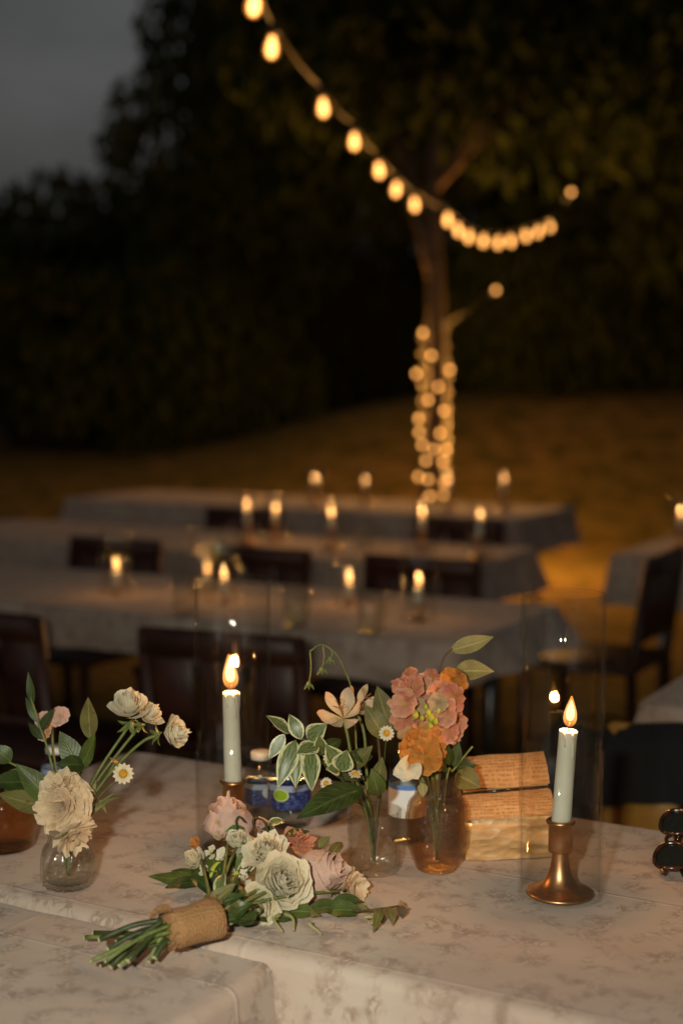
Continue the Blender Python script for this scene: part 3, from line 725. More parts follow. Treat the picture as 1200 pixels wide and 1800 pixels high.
candlestick(pL, 'brass candlestick mostly hidden behind the bouquet of roses', 'brass candlesticks')
candle(pR + Vector((0, 0, 0.0745)), 0.116, R(3.5), 'cream taper candle burning in the brass candlestick beside the paper packet', 'taper candles', 1.15)
candle(pL + Vector((0, 0, 0.0745)), 0.124, R(-1.2), 'pale taper candle burning behind the bouquet, beside the blue bottles', 'taper candles', 1.15, fs=1.25)
hurricane(pR, 'tall clear glass cylinder around the candlestick beside the paper packet', 'glass cylinders', H=0.345, n=64)
hurricane(pL, 'tall clear glass cylinder around the candlestick behind the bouquet', 'glass cylinders', n=64)

ORD = ['first', 'second', 'third', 'fourth', 'fifth', 'sixth']
def far_candles(key, spots, lab, energy, fs):
    c, L, W = FAR[key]; o0 = c
    for i, (px, py) in enumerate(spots):
        d = ray(px, py); off = (0.06 if i % 2 else -0.08) * 1.0
        # where the sight line passes over the middle of the table
        y = ((c + N * off).dot(N)) / (d.x / d.y * N.x + N.y)
        p = at(px, py, y); hz = p.z - TZ - 0.012 * fs; base = Vector((p.x, p.y, TZ + 0.002))
        sc = max(0.35, min(0.9, (hz - 0.035) / 0.087)); H = hz - 0.0745 * sc - 0.002
        nm = f'{ORD[i]} from the left on {lab}'
        candlestick(base, 'low brass candlestick, ' + nm, 'candlesticks on the guest tables', sc)
        candle(base + Vector((0, 0, 0.0745 * sc)), max(0.02, H), 0.0, 'short burning candle, ' + nm, 'candles on the guest tables', energy, 0.0105, fs)
        hurricane(base, 'clear glass candle cylinder, ' + nm, 'glass cylinders on the guest tables', 0.045, 0.19, 28)
far_candles('a', [(205, 997), (365, 1005), (393, 1014), (613, 1020), (735, 1024)], 'the first guest table', 0.25, 1.0)  # second spot is a flame's reflection, built as one more candle
far_candles('b', [(434, 889), (484, 897), (582, 904), (742, 904), (843, 905)], 'the second guest table', 0.3, 1.0)
far_candles('c', [(553, 843), (642, 846), (787, 846), (885, 844)], 'the farthest guest table', 0.3, 1.0)
far_candles('e', [(1196, 903)], 'the guest table at the right edge', 0.3, 1.0)

def tumbler(px, py, label):
    p = on_z(px, py, TZ + 0.002)
    prof = [(0, 0), (0.027, 0), (0.029, 0.003), (0.034, 0.10), (0.0325, 0.101), (0.0275, 0.008), (0, 0.007)]
    o = MB().lathe(prof, 24, fn=lambda a, z, r: r * (1 + 0.015 * math.cos(a * 12))).obj('tumbler', M['tumbler'], None); o.location = p
    tag(o, label, 'glass', 'tumblers on the guest tables')
tumbler(652, 1112, 'clear water tumbler on the first guest table, between its two rightmost candles')
tumbler(325, 1082, 'clear water tumbler on the first guest table, beside its second candle')
tumbler(520, 1100, 'clear water tumbler on the first guest table, just left of its fourth candle')
tumbler(640, 965, 'clear water tumbler on the second guest table, near its third candle')
tumbler(1000, 922, 'clear water tumbler on the guest table at the right edge')

# ================================================================== chairs
def chair(loc, rz, label, wood, group, slats=3):
    t = thing('wooden_chair', label, 'chair', loc, rz, group)     # faces +y, back at -y
    MB().box((0, 0.0, 0.445), (0.42, 0.40, 0.028), 0.008).obj('seat', wood, t)
    for sx in (-1, 1):
        MB().tube([(sx * 0.185, 0.17, 0.432), (sx * 0.19, 0.185, 0.0)], [0.018, 0.013], 8).obj('leg', wood, t)
        MB().tube([(sx * 0.19, -0.20, 0.0), (sx * 0.188, -0.185, 0.44), (sx * 0.186, -0.235, 0.80)], [0.014, 0.019, 0.015], 8).obj('leg', wood, t)
        MB().tube([(sx * 0.188, 0.178, 0.2), (sx * 0.189, -0.193, 0.2)], 0.009, 6).obj('stretcher', wood, t)
    MB().box((0, -0.233, 0.775), (0.40, 0.022, 0.065), 0.008).obj('top_rail', wood, t)
    MB().box((0, -0.203, 0.545), (0.36, 0.018, 0.03), 0.006).obj('back_rail', wood, t)
    for k in range(slats):
        x = (k - (slats - 1) / 2) * 0.36 / slats
        MB().box((x, -0.218, 0.65), (0.36 / slats - 0.018, 0.012, 0.195), 0.004, Matrix.Rotation(R(6), 3, 'X')).obj('slat', wood, t)
    return t
FACE = ANG + math.pi                                # turned towards the camera side
p = at(1262, 1440, 2.36); p = Vector((p.x, p.y, 0)) - N * 0.235
ch0 = chair(p + N * 0.02, FACE, 'honey coloured wooden chair behind the candlestick, under the black jacket', M['wood'], 'chairs at the tables', 3); ch0.scale = (1, 1, 0.92)
def jacket():
    c = p + N * 0.02; t = thing('jacket', 'black jacket hung over the back of the honey coloured chair', 'jacket', c, FACE); t.scale = (1, 1, 0.92)
    def g(u, v):                                   # from the hem behind, over the rail, to the hem in front
        x = (u - 0.5) * 2; s = v * 2 - 1
        hem = 0.170 + 0.006 * math.sin(u * 9) - 0.052 * u
        wv = 0.010 * math.sin(u * 21 + s * 2) * min(1, abs(s) * 2) + 0.006 * noise.noise((u * 6, v * 7, 2))
        y = -0.233 + (0.034 + abs(wv) + 0.035 * abs(s)) * math.sin(s * math.pi / 2 if abs(s) < 0.25 else math.copysign(math.pi / 2, s))
        z = 0.822 - max(0.0, abs(s) - 0.12) * hem / 0.88 - 0.045 * abs(x) ** 2.5 + 0.006 * noise.noise((u * 5, v * 4, 0))
        if s > 0: y += 0.055 * max(0.0, (0.81 - z)) * 0.8
        return (x * 0.235, y, z)
    MB().grid(g, 40, 28).obj('body', M['jacket'], t)
    for sx in (-1, 1):
        pts = [(sx * 0.235, -0.225, 0.79), (sx * 0.275, -0.205, 0.70), (sx * 0.29, -0.26, 0.62), (sx * 0.285, -0.30, 0.52)]
        MB().tube(curve_pts(pts, 12), [0.058, 0.06, 0.058, 0.056, 0.055, 0.053, 0.052, 0.05, 0.048, 0.046, 0.045, 0.044, 0.043], 12).obj('sleeve', M['jacket'], t)
jacket()
ca = FAR['a'][0]; cb_ = FAR['b'][0]
first = chair(ca - N * 0.52 + U * 0.20, ANG, 'dark wooden chair in front of the first guest table, towards its right end', M['dark_wood'], 'chairs at the tables')
dup(first, ca - N * 0.50 + U * 0.85, ANG + 0.12, 'dark wooden chair in front of the first guest table, at its right corner')
dup(first, ca - N * 0.52 - U * 0.45, ANG, 'dark wooden chair in front of the first guest table, behind the white roses')
for k, (du, lab) in enumerate(((-0.55, 'behind the left part of the first guest table'), (0.05, 'behind the middle of the first guest table'), (0.65, 'behind the right part of the first guest table'))):
    dup(first, ca + N * 0.50 + U * du, ANG + math.pi, 'dark wooden chair ' + lab)
for k, (du, lab) in enumerate(((-0.3, 'behind the middle of the second guest table'), (0.75, 'behind the right part of the second guest table'))):
    dup(first, cb_ + N * 0.55 + U * du, ANG + math.pi, 'dark wooden chair ' + lab)
dup(first, cb_ + U * 1.62 - N * 0.05, ANG + math.pi / 2, 'dark wooden chair at the right end of the second guest table')
dup(first, ca + U * 1.65 + N * 0.1, ANG + math.pi / 2, 'dark wooden chair at the right end of the first guest table')

# ================================================================== flowers: building blocks
def bloom(b, c, axis, Rr, n=26, flare=0.5, close=0.0, ruf=0.05, freq=5, hgt=1.0, seed=0, gu=6, gv=6, wide=1.0, hdrop=0.30):
    m = frame_of(axis); c = Vector(c); r = random.Random(seed)
    for i in range(n):
        t = (i + 1) / n; phi = i * 2.39996 + r.uniform(-0.25, 0.25); hw = (1.15 - 0.45 * t + r.uniform(-0.1, 0.1)) * wide; ed = 0.22 / wide ** 2
        h = Rr * hgt * (1.10 - hdrop * t) * r.uniform(0.9, 1.08); tilt = r.uniform(-0.06, 0.06); p1, p2 = r.uniform(0, 6), r.uniform(0, 6)
        def g(u, v):
            a = (u - 0.5) * 2; edge = 1 - ed * abs(a) ** (2.2 * wide)
            vv = v * edge
            rad = Rr * (0.10 + 0.62 * t) * math.sin(min(1.0, vv * 1.25) * math.pi / 2 * (1 + 0.35 * close)) + Rr * flare * t * t * vv ** 3 * 0.8
            z = h * (vv - 0.28 * t * flare * vv ** 4 * 1.6) - Rr * 0.35 * t
            rf = ruf * Rr * vv ** 2 * (math.sin(a * freq + p1) + 0.6 * math.sin(a * freq * 1.9 + p2))
            ang = phi + a * hw * (0.55 + 0.45 * math.sin(min(1, vv * 1.4) * math.pi / 2))
            rad += rf + tilt * Rr * vv
            return c + m @ Vector((rad * math.cos(ang), rad * math.sin(ang), z + rf * 0.7))
        b.grid(g, gu, gv)
    return b
def frilled(b, c, axis, Rr, n=16, seed=0, spread=1.0):   # carnation-like, every edge waved
    m = frame_of(axis); c = Vector(c); r = random.Random(seed)
    for i in range(n):
        t = (i + 1) / n; phi = i * 2.39996; lean = (0.15 + 1.15 * t * spread); hw = r.uniform(0.85, 1.2); L = Rr * r.uniform(0.8, 1.1); p1 = r.uniform(0, 6)
        def g(u, v):
            a = (u - 0.5) * 2
            rr = L * v * math.sin(lean * (0.5 + 0.5 * v)); z = L * v * math.cos(lean * (0.5 + 0.5 * v))
            rf = 0.085 * Rr * v ** 2.5 * (math.sin(a * 8 + p1) + 0.7 * math.sin(a * 17 + p1 * 2))
            ang = phi + a * hw * (0.3 + 0.7 * v) / max(0.35, math.sin(lean))
            return c + m @ Vector(((rr + rf * 0.6) * math.cos(ang), (rr + rf * 0.6) * math.sin(ang), z + rf))
        b.grid(g, 20, 7)
    return b
def floret(b, c, axis, Rr, n=5, cup=0.5, ruf=0.1, seed=0, wide=1.0):
    m = frame_of(axis); c = Vector(c); r = random.Random(seed); off = r.uniform(0, 6)
    for i in range(n):
        phi = off + i * math.tau / n + r.uniform(-0.2, 0.2); L = Rr * r.uniform(0.85, 1.15); p1 = r.uniform(0, 6); cu = cup * r.uniform(0.6, 1.3)
        d = Vector((math.cos(phi), math.sin(phi), 0)); s = Vector((-math.sin(phi), math.cos(phi), 0))
        def g(u, v):
            a = (u - 0.5) * 2; wv = Rr * 0.55 * wide * math.sin(min(1, 0.12 + v * 0.88) * math.pi * 0.62)
            q = d * (L * v * math.cos(cu * (1 - 0.6 * v))) + s * (a * wv * (1 - 0.25 * (v > 0.95)))
            zz = L * v * math.sin(cu) * (1 - 0.25 * v) + 0.25 * wv * a * a + ruf * Rr * v * v * math.sin(a * 5 + p1)
            return c + m @ (q + Vector((0, 0, zz)))
        b.grid(g, 6, 6)
    return b
def toward(px, py, d, k=0.8):                       # a point looking mostly back at the lens and up
    return Vector((0, 0, 0))
TOCAM = Vector((0, -1, 0.35)).normalized()
def stem(t, base, ctrl, rad, mat=None, name='stem', n=6):
    MB().tube(curve_pts(ctrl, 4 * len(ctrl)), rad, n).obj(name, mat or M['stem'], t, base)
def leafp(t, base, a, b_, width, mat, up=(0, -0.7, 0.7), name='leaf', **kw):
    return MB().leaf(a, b_, width, up, **kw).obj(name, mat, t, base)

# ================================================================== vases
def vase_shell(name, label, p, outer, wall, mat, n=48, fn=None, facet=False):
    prof = [(0, 0)] + outer
    inner = [(max(0.002, r_ - wall), z_ if k else z_ + wall * 2.2) for k, (r_, z_) in enumerate(outer)]
    inner = [q for q in inner if q[1] >= wall * 2.2][::-1]
    b = MB().lathe(prof + [(outer[-1][0] - wall * 0.4, outer[-1][1] + wall * 0.3)] + inner + [(0, wall * 2.2)], n, fn=fn)
    o = b.obj(name, mat, None, smooth=not facet); o.location = p
    return tag(o, label, 'vase', 'glass vases on the laid table')
vM = on_z(657, 1530, TZ + 0.002); vRt = on_z(767, 1528, TZ + 0.002); vL = on_z(120, 1556, TZ + 0.002)
rr_ = random.Random(5)
def cut(a, z, r):                                   # flutes low down, small diamonds above
    if 0.004 < z < 0.028 and r > 0.02: return r * (1 + 0.055 * abs(math.sin(a * 12)))
    if 0.028 <= z < 0.06 and r > 0.02: return r * (1 + 0.03 * math.cos(a * 16) * math.cos(z * 420))
    return r
zs = [0.0, 0.002, 0.006, 0.012, 0.018, 0.024, 0.028, 0.032, 0.036, 0.040, 0.044, 0.048, 0.052, 0.056, 0.062, 0.070, 0.0745]
vase_shell('cut_glass_vase', 'clear cut-glass tumbler vase with pale lilies and striped leaves', vM,
           [(0.026 if z < 0.001 else 0.0288 + 0.0035 * z / 0.07, z) for z in zs], 0.0028, M['vase_glass'], 96, cut, True)
def hammer(a, z, r):
    if r < 0.012: return r
    hexa = 1 + 0.022 * math.cos(6 * a)
    return r * hexa * (1 + 0.030 * noise.noise((math.cos(a) * 9, math.sin(a) * 9, z * 300)) + 0.020 * noise.noise((math.cos(a) * 23, math.sin(a) * 23, z * 700)))
prf = [(0.020, 0), (0.0235, 0.002), (0.027, 0.010), (0.031, 0.020), (0.0345, 0.031), (0.0358, 0.042), (0.0362, 0.055), (0.0360, 0.068), (0.0350, 0.078), (0.031, 0.086), (0.0265, 0.091), (0.0255, 0.097), (0.0262, 0.108), (0.0275, 0.116)]
prf2 = []
for (r0_, z0_), (r1_, z1_) in zip(prf[:-1], prf[1:]): prf2 += [(r0_, z0_), ((r0_ + r1_) / 2, (z0_ + z1_) / 2)]
vase_shell('hammered_vase', 'brown hammered glass vase holding the orange and pink stocks', vRt, prf2 + [prf[-1]], 0.0026, M['brown_glass'], 64, hammer, True)
vase_shell('ribbed_vase', 'small clear ribbed glass vase with the peach carnation', vL,
           [(0.024, 0), (0.0275, 0.002), (0.0300, 0.010), (0.0306, 0.022), (0.0300, 0.034), (0.0275, 0.044), (0.0235, 0.051), (0.0215, 0.056), (0.0225, 0.062)], 0.0025, M['vase_glass'], 96,
           lambda a, z, r: r * (1 + (0.045 * math.cos(a * 16) if r > 0.015 and z < 0.05 else 0)))
o = MB().lathe([(0, 0), (0.034, 0), (0.038, 0.003), (0.040, 0.03), (0.041, 0.066), (0.040, 0.067), (0.0385, 0.065), (0.037, 0.008), (0, 0.007)], 40).obj('glow_tinted_cylinder', M['glow_tinted_glass'], None)  # cylinder base; candlelight is put into its amber colour
o.location = on_z(8, 1488, TZ + 0.002); tag(o, 'base of a glass cylinder, tinted with candle glow, cut by the left edge of the picture', 'glass')

def mouth(v, h, dx=0, dy=0): return Vector((v.x + dx, v.y + dy, v.z + h))
def flower(name, label, cat, group, v, ctrl, rad=0.0016, bottom=(0, 0), mat=None, low=0.012):
    b0 = Vector((v.x + bottom[0], v.y + bottom[1], v.z + low)); t = thing(name, label, cat, b0, 0, group)
    stem(t, b0, [b0] + ctrl, rad, mat); return t, b0

# ---- left vase
GL = 'stems in the ribbed vase'
D = vL.y
m0 = mouth(vL, 0.06, 0.004, 0)
e = at(112, 1420, D - 0.035)
t, b0 = flower('carnation', 'drooping peach ruffled carnation leaning over the ribbed vase', 'flower', GL, vL, [mouth(vL, 0.058, 0.002, -0.006), e + Vector((0.0, 0.014, -0.002))], 0.002)
b = frilled(MB(), e + Vector((0, 0.012, 0.0)), (-0.1, -1, 0.25), 0.034, 20, 3, 1.15)
frilled(b, at(122, 1455, D - 0.04), (0.5, -0.7, -0.55), 0.029, 9, 8, 1.0); frilled(b, at(110, 1392, D - 0.03), (-0.1, -0.6, 0.8), 0.024, 9, 9, 1.0)
b.obj('bloom', M['peach_petal'], t, b0)
MB().lathe([(0, -0.02), (0.006, -0.016), (0.008, -0.004), (0.01, 0.006)], 10, e + Vector((0, 0.016, 0))).obj('calyx', M['stem'], t, b0)
def white_rose(px, py, d, Rr, axis, via, label, seed, cat='flower'):
    c = at(px, py, d); t, b0 = flower('white_rose', label, cat, GL, vL, [m0] + via + [c - Vector(axis).normalized() * Rr * 0.7], 0.0018)
    bloom(MB(), c, axis, Rr, 20, 0.55, 0.3, 0.06, 4, 1.25, seed).obj('bloom', M['white_petal'], t, b0)
    m_ = frame_of(axis); bb = MB(); cc = c - Vector(axis).normalized() * Rr * 0.55
    for k in range(5):
        a = k * 1.257; dr = m_ @ Vector((math.cos(a), math.sin(a), -0.35)); bb.leaf(cc, cc + dr * Rr * 0.75, Rr * 0.25, axis, bend=-0.2)
    bb.obj('sepals', M['stem'], t, b0); return t, b0
white_rose(228, 1252, D + 0.01, 0.025, (0.05, -0.45, 0.9), [at(165, 1370, D)], 'larger white rose standing upright above the ribbed vase', 21)
white_rose(258, 1262, D + 0.02, 0.018, (0.6, -0.3, 0.7), [at(170, 1375, D + 0.01)], 'half hidden white rose tucked behind the larger one', 22)
white_rose(297, 1290, D - 0.005, 0.0205, (0.85, -0.35, 0.15), [at(185, 1370, D), at(245, 1308, D)], 'white rose tilted sideways towards the candle', 23)
def daisy(name, label, group, v, px, py, d, Rr, axis, via, mth, mat=None):
    c = at(px, py, d); t, b0 = flower(name, label, 'flower', group, v, [mth] + via + [c], 0.0009, mat=mat)
    m_ = frame_of(axis); bb = MB()
    for k in range(13):
        a = k * math.tau / 13; dr = m_ @ Vector((math.cos(a), math.sin(a), 0.12 * math.sin(k * 2.2))); bb.leaf(c + dr * Rr * 0.3, c + dr * Rr, Rr * 0.42, axis, bend=0.06, fold=0.1, nu=2, nv=5, tip=0.6)
    bb.obj('petals', M['white_petal'], t, b0)
    q = MB(); q.grid(lambda u, v_: c + m_ @ Vector((Rr * 0.42 * math.sin(v_ * 1.5) * math.cos(u * math.tau), Rr * 0.42 * math.sin(v_ * 1.5) * math.sin(u * math.tau), Rr * 0.3 * math.cos(v_ * 1.5))), 12, 5, True)
    q.obj('disc', M['disc'], t, b0); return t, b0
daisy('daisy', 'small daisy facing us between the white roses and the candle', GL, vL, 217, 1360, D - 0.01, 0.0125, (0.1, -0.95, 0.3), [at(175, 1400, D)], m0)
daisy('daisy', 'tiny daisy seen edge-on just above the facing one', GL, vL, 203, 1340, D + 0.01, 0.009, (0.6, 0.1, 0.8), [at(170, 1390, D + 0.01)], m0)
def branch_leaves(name, label, group, v, mth, ctrl, leaves, rad=0.0014, mat=None, cat='foliage'):
    t, b0 = flower(name, label, cat, group, v, [mth] + ctrl, rad, mat=mat)
    for (p0, p1, wd, mm, up) in leaves: leafp(t, b0, p0, p1, wd, M[mm], up, seed=rng.uniform(0, 6), bend=rng.uniform(-0.05, 0.12), fold=rng.uniform(0.05, 0.3), wave=0.015)
    return t, b0
L_ = lambda a, b_, wd, mm='leaf', up=(0, -0.8, 0.5): (a, b_, wd, mm, up)
branch_leaves('leaf_sprig', 'upright sprig of broad green leaves beside the white roses', GL, vL, mouth(vL, 0.06, -0.004, 0.006), [at(140, 1370, D + 0.02), at(160, 1290, D + 0.02)],
    [L_(at(158, 1300, D + 0.02), at(155, 1225, D + 0.01), 0.021, 'leaf_olive'), L_(at(150, 1340, D + 0.015), at(168, 1288, D), 0.017, 'leaf'), L_(at(140, 1350, D + 0.02), at(105, 1285, D + 0.03), 0.026, 'leaf'),
     L_(at(140, 1352, D), at(165, 1300, D - 0.01), 0.018, 'leaf'), L_(at(150, 1345, D), at(98, 1345, D - 0.02), 0.022, 'leaf_dark')])
branch_leaves('leaf_sprig', 'long arching green sprig reaching to the left edge', GL, vL, mouth(vL, 0.06, -0.008, 0.002), [at(80, 1395, D), at(35, 1350, D), at(-10, 1330, D)],
    [L_(at(95, 1412, D - 0.02), at(28, 1342, D - 0.02), 0.028, 'leaf'), L_(at(60, 1375, D), at(-20, 1375, D - 0.03), 0.026, 'leaf_dark'), L_(at(20, 1340, D), at(-12, 1310, D), 0.022, 'leaf'),
     L_(at(90, 1420, D - 0.02), at(-5, 1395, D - 0.05), 0.026, 'leaf_olive'), L_(at(30, 1350, D), at(10, 1395, D - 0.02), 0.018, 'leaf')])
branch_leaves('snapdragon', 'tall bare snapdragon spike fading into the dark on the left', GL, vL, mouth(vL, 0.06, -0.008, 0.008), [at(90, 1340, D + 0.04), at(68, 1270, D + 0.05), at(48, 1205, D + 0.05)],
    [L_(at(70, 1285, D + 0.05), at(95, 1245, D + 0.05), 0.012, 'leaf_dark'), L_(at(66, 1270, D + 0.05), at(45, 1225, D + 0.05), 0.010, 'leaf_dark'), L_(at(58, 1240, D + 0.05), at(50, 1180, D + 0.05), 0.010, 'leaf_dark'), L_(at(76, 1300, D + 0.05), at(50, 1270, D + 0.06), 0.011, 'leaf_dark')])
t, b0 = flower('snapdragon', 'dull pink snapdragon half lost behind the leaves at the left', 'flower', GL, vL, [mouth(vL, 0.06, -0.004, 0.010), at(95, 1330, D + 0.07), at(92, 1262, D + 0.08)], 0.0016)
for k, (px, py) in enumerate(((100, 1262), (78, 1268), (82, 1288), (108, 1258))):
    floret(MB(), at(px, py, D + 0.07), (rng.uniform(-0.6, 0.6), -0.8, 0.3), 0.011, 5, 0.7, 0.15, k).obj('floret', M['pink_petal'], t, b0)
branch_leaves('fern_sprig', 'wispy grey seed-head sprig above the mouth of the ribbed vase', GL, vL, mouth(vL, 0.06, 0.010, -0.002), [at(165, 1420, D), at(200, 1395, D)],
    [L_(at(150, 1440, D), at(188, 1412, D - 0.01), 0.006, 'leaf_pale'), L_(at(165, 1420, D), at(215, 1400, D), 0.005, 'leaf_olive'), L_(at(160, 1410, D), at(170, 1370, D), 0.007, 'leaf_pale'), L_(at(175, 1405, D), at(188, 1430, D - 0.01), 0.004, 'leaf_pale')])

# ---- middle vase
GM = 'stems in the cut-glass vase'
D = vM.y
mm_ = lambda dx=0, dy=0: mouth(vM, 0.074, dx, dy)
def lily(label, px, py, d, axis, Rr, via, seed):
    c = at(px, py, d); ax = Vector(axis).normalized(); m_ = frame_of(ax)
    t, b0 = flower('peruvian_lily', label, 'flower', GM, vM, [mm_(-0.006, 0.004)] + via + [c - ax * Rr * 0.9], 0.0018)
    for k in range(6):
        a = seed + k * math.tau / 6; out = m_ @ Vector((math.cos(a), math.sin(a), 0)); k2 = k % 2
        p0 = c - ax * Rr * 0.85; p1 = c + out * Rr * (0.85 + 0.1 * k2) + ax * Rr * (0.25 - 0.2 * k2)
        MB().leaf(p0, p1, Rr * (0.62 if k2 else 0.42), ax, bend=-0.16, fold=0.22, wave=0.02, blunt=1.35, tip=0.75, nv=10, seed=k).obj('petal', M['alstro_petal'], t, b0)
    s_ = MB()
    for k in range(5):
        a = k * 1.2; s_.tube(curve_pts([c - ax * Rr * 0.7, c, c + m_ @ Vector((0.25 * math.cos(a), 0.25 * math.sin(a), 0.35)) * Rr], 8), 0.0006, 4)
    s_.obj('stamens', M['rose_petal'], t, b0); return t, b0
lily('pale open lily bloom with long petals above the striped leaves', 598, 1245, D - 0.01, (-0.15, -0.75, 0.65), 0.030, [at(625, 1370, D), at(612, 1300, D)], 0.3)
lily('blush lily bloom turned away, just behind the pale open one', 640, 1228, D + 0.03, (0.45, -0.5, 0.75), 0.024, [at(645, 1370, D + 0.02), at(640, 1290, D + 0.03)], 0.9)
daisy('daisy', 'bright facing daisy between the lilies and the pink stocks', GM, vM, 679, 1289, D - 0.03, 0.0095, (0, -0.97, 0.2), [at(672, 1370, D - 0.02)], mm_(0.006, -0.004), M['stem_dark'])
daisy('daisy', 'daisy nestled in the pale striped leaf', GM, vM, 580, 1333, D - 0.04, 0.009, (-0.4, -0.9, 0.2), [at(615, 1385, D - 0.02)], mm_(-0.006, -0.006), M['stem_dark'])
daisy('daisy', 'flattened daisy seen from the side below the lilies', GM, vM, 624, 1361, D - 0.05, 0.0085, (0.1, -0.35, 0.95), [at(640, 1395, D - 0.03)], mm_(-0.002, -0.008), M['stem_dark'])
daisy('daisy', 'small faded daisy low beside the blue bottle', GM, vM, 573, 1377, D - 0.05, 0.0075, (-0.3, -0.8, 0.5), [at(615, 1405, D - 0.03)], mm_(-0.008, -0.006), M['stem_dark'])
up1 = (0, -0.9, 0.3)
branch_leaves('variegated_sprig', 'drooping sprig of cream edged leaves over the blue bottles', GM, vM, mm_(-0.012, 0.0), [at(600, 1370, D - 0.01), at(550, 1310, D - 0.02), at(480, 1275, D - 0.01)],
    [(at(545, 1315, D - 0.03), at(548, 1392, D - 0.06), 0.023, 'varieg', up1), (at(520, 1300, D - 0.03), at(488, 1385, D - 0.05), 0.024, 'varieg', up1), (at(515, 1305, D - 0.03), at(520, 1385, D - 0.05), 0.022, 'varieg', up1),
     (at(510, 1290, D - 0.02), at(468, 1258, D - 0.02), 0.020, 'varieg', (0, -0.4, 0.9)), (at(540, 1300, D - 0.02), at(575, 1272, D - 0.03), 0.024, 'varieg', up1), (at(530, 1300, D - 0.02), at(508, 1255, D - 0.01), 0.018, 'varieg', up1),
     (at(560, 1310, D - 0.03), at(520, 1325, D - 0.05), 0.024, 'varieg', (0, -0.6, 0.8)), (at(500, 1290, D - 0.02), at(472, 1335, D - 0.03), 0.016, 'varieg', up1), (at(565, 1325, D - 0.02), at(560, 1290, D - 0.04), 0.018, 'varieg', up1)], 0.0012, M['twig'])
branch_leaves('variegated_sprig', 'short sprig of rounded cream edged leaves below the open lily', GM, vM, mm_(-0.008, -0.004), [at(630, 1390, D - 0.02), at(595, 1345, D - 0.03)],
    [(at(600, 1352, D - 0.04), at(572, 1308, D - 0.05), 0.024, 'varieg', up1), (at(598, 1356, D - 0.05), at(610, 1318, D - 0.06), 0.026, 'varieg', up1), (at(596, 1350, D - 0.04), at(572, 1352, D - 0.06), 0.018, 'varieg', up1)], 0.0012, M['twig'])
branch_leaves('eucalyptus_sprig', 'sprig of broad dull olive leaves behind the daisy', GM, vM, mm_(0.004, 0.006), [at(668, 1350, D + 0.03), at(660, 1250, D + 0.03)],
    [L_(at(690, 1300, D + 0.01), at(662, 1205, D + 0.01), 0.034, 'leaf_olive'), L_(at(676, 1300, D + 0.0), at(640, 1238, D + 0.01), 0.026, 'leaf_olive'), L_(at(655, 1330, D - 0.02), at(610, 1325, D - 0.03), 0.018, 'leaf_dark'),
     L_(at(620, 1350, D - 0.02), at(655, 1310, D - 0.03), 0.018, 'leaf_olive'), L_(at(660, 1390, D - 0.03), at(672, 1330, D - 0.04), 0.020, 'leaf_olive'), L_(at(665, 1400, D - 0.05), at(652, 1350, D - 0.06), 0.022, 'leaf')], 0.0016, M['twig'])
branch_leaves('leaf_sprig', 'long dark green blade of a leaf sweeping left to the bouquet', GM, vM, mm_(-0.010, -0.006), [at(630, 1400, D - 0.03), at(610, 1392, D - 0.05)],
    [L_(at(640, 1385, D - 0.04), at(520, 1440, D - 0.10), 0.036, 'leaf_dark', (0.2, -0.6, 0.8)), L_(at(600, 1300, D), at(555, 1330, D - 0.02), 0.016, 'leaf_dark'), L_(at(640, 1370, D - 0.02), at(560, 1335, D + 0.0), 0.026, 'leaf_dark')])
t, b0 = flower('fritillary_stem', 'thin drooping stem with hanging green buds above the lilies', 'foliage', GM, vM, [mm_(-0.002, 0.01), at(628, 1330, D + 0.04), at(622, 1230, D + 0.05), at(598, 1160, D + 0.05), at(566, 1133, D + 0.05), at(545, 1145, D + 0.05)], 0.0011)
for (px, py, q) in ((545, 1145, 58), (568, 1135, 42), (582, 1140, 20)):
    stem(t, b0, [at(px, py, D + 0.05), at(px + 2, py + q * 0.5, D + 0.05), at(px - 2, py + q, D + 0.05)], 0.0008, name='side_stem')
    MB().ball(at(px - 2, py + q, D + 0.05), 0.003, 8, 1.6).obj('bud', M['stem'], t, b0)
    for kk in (-1, 0, 1): leafp(t, b0, at(px - 2, py + q - 2, D + 0.05), at(px - 2 + kk * 9, py + q + 10, D + 0.05), 0.003, M['stem'], name='sepal')

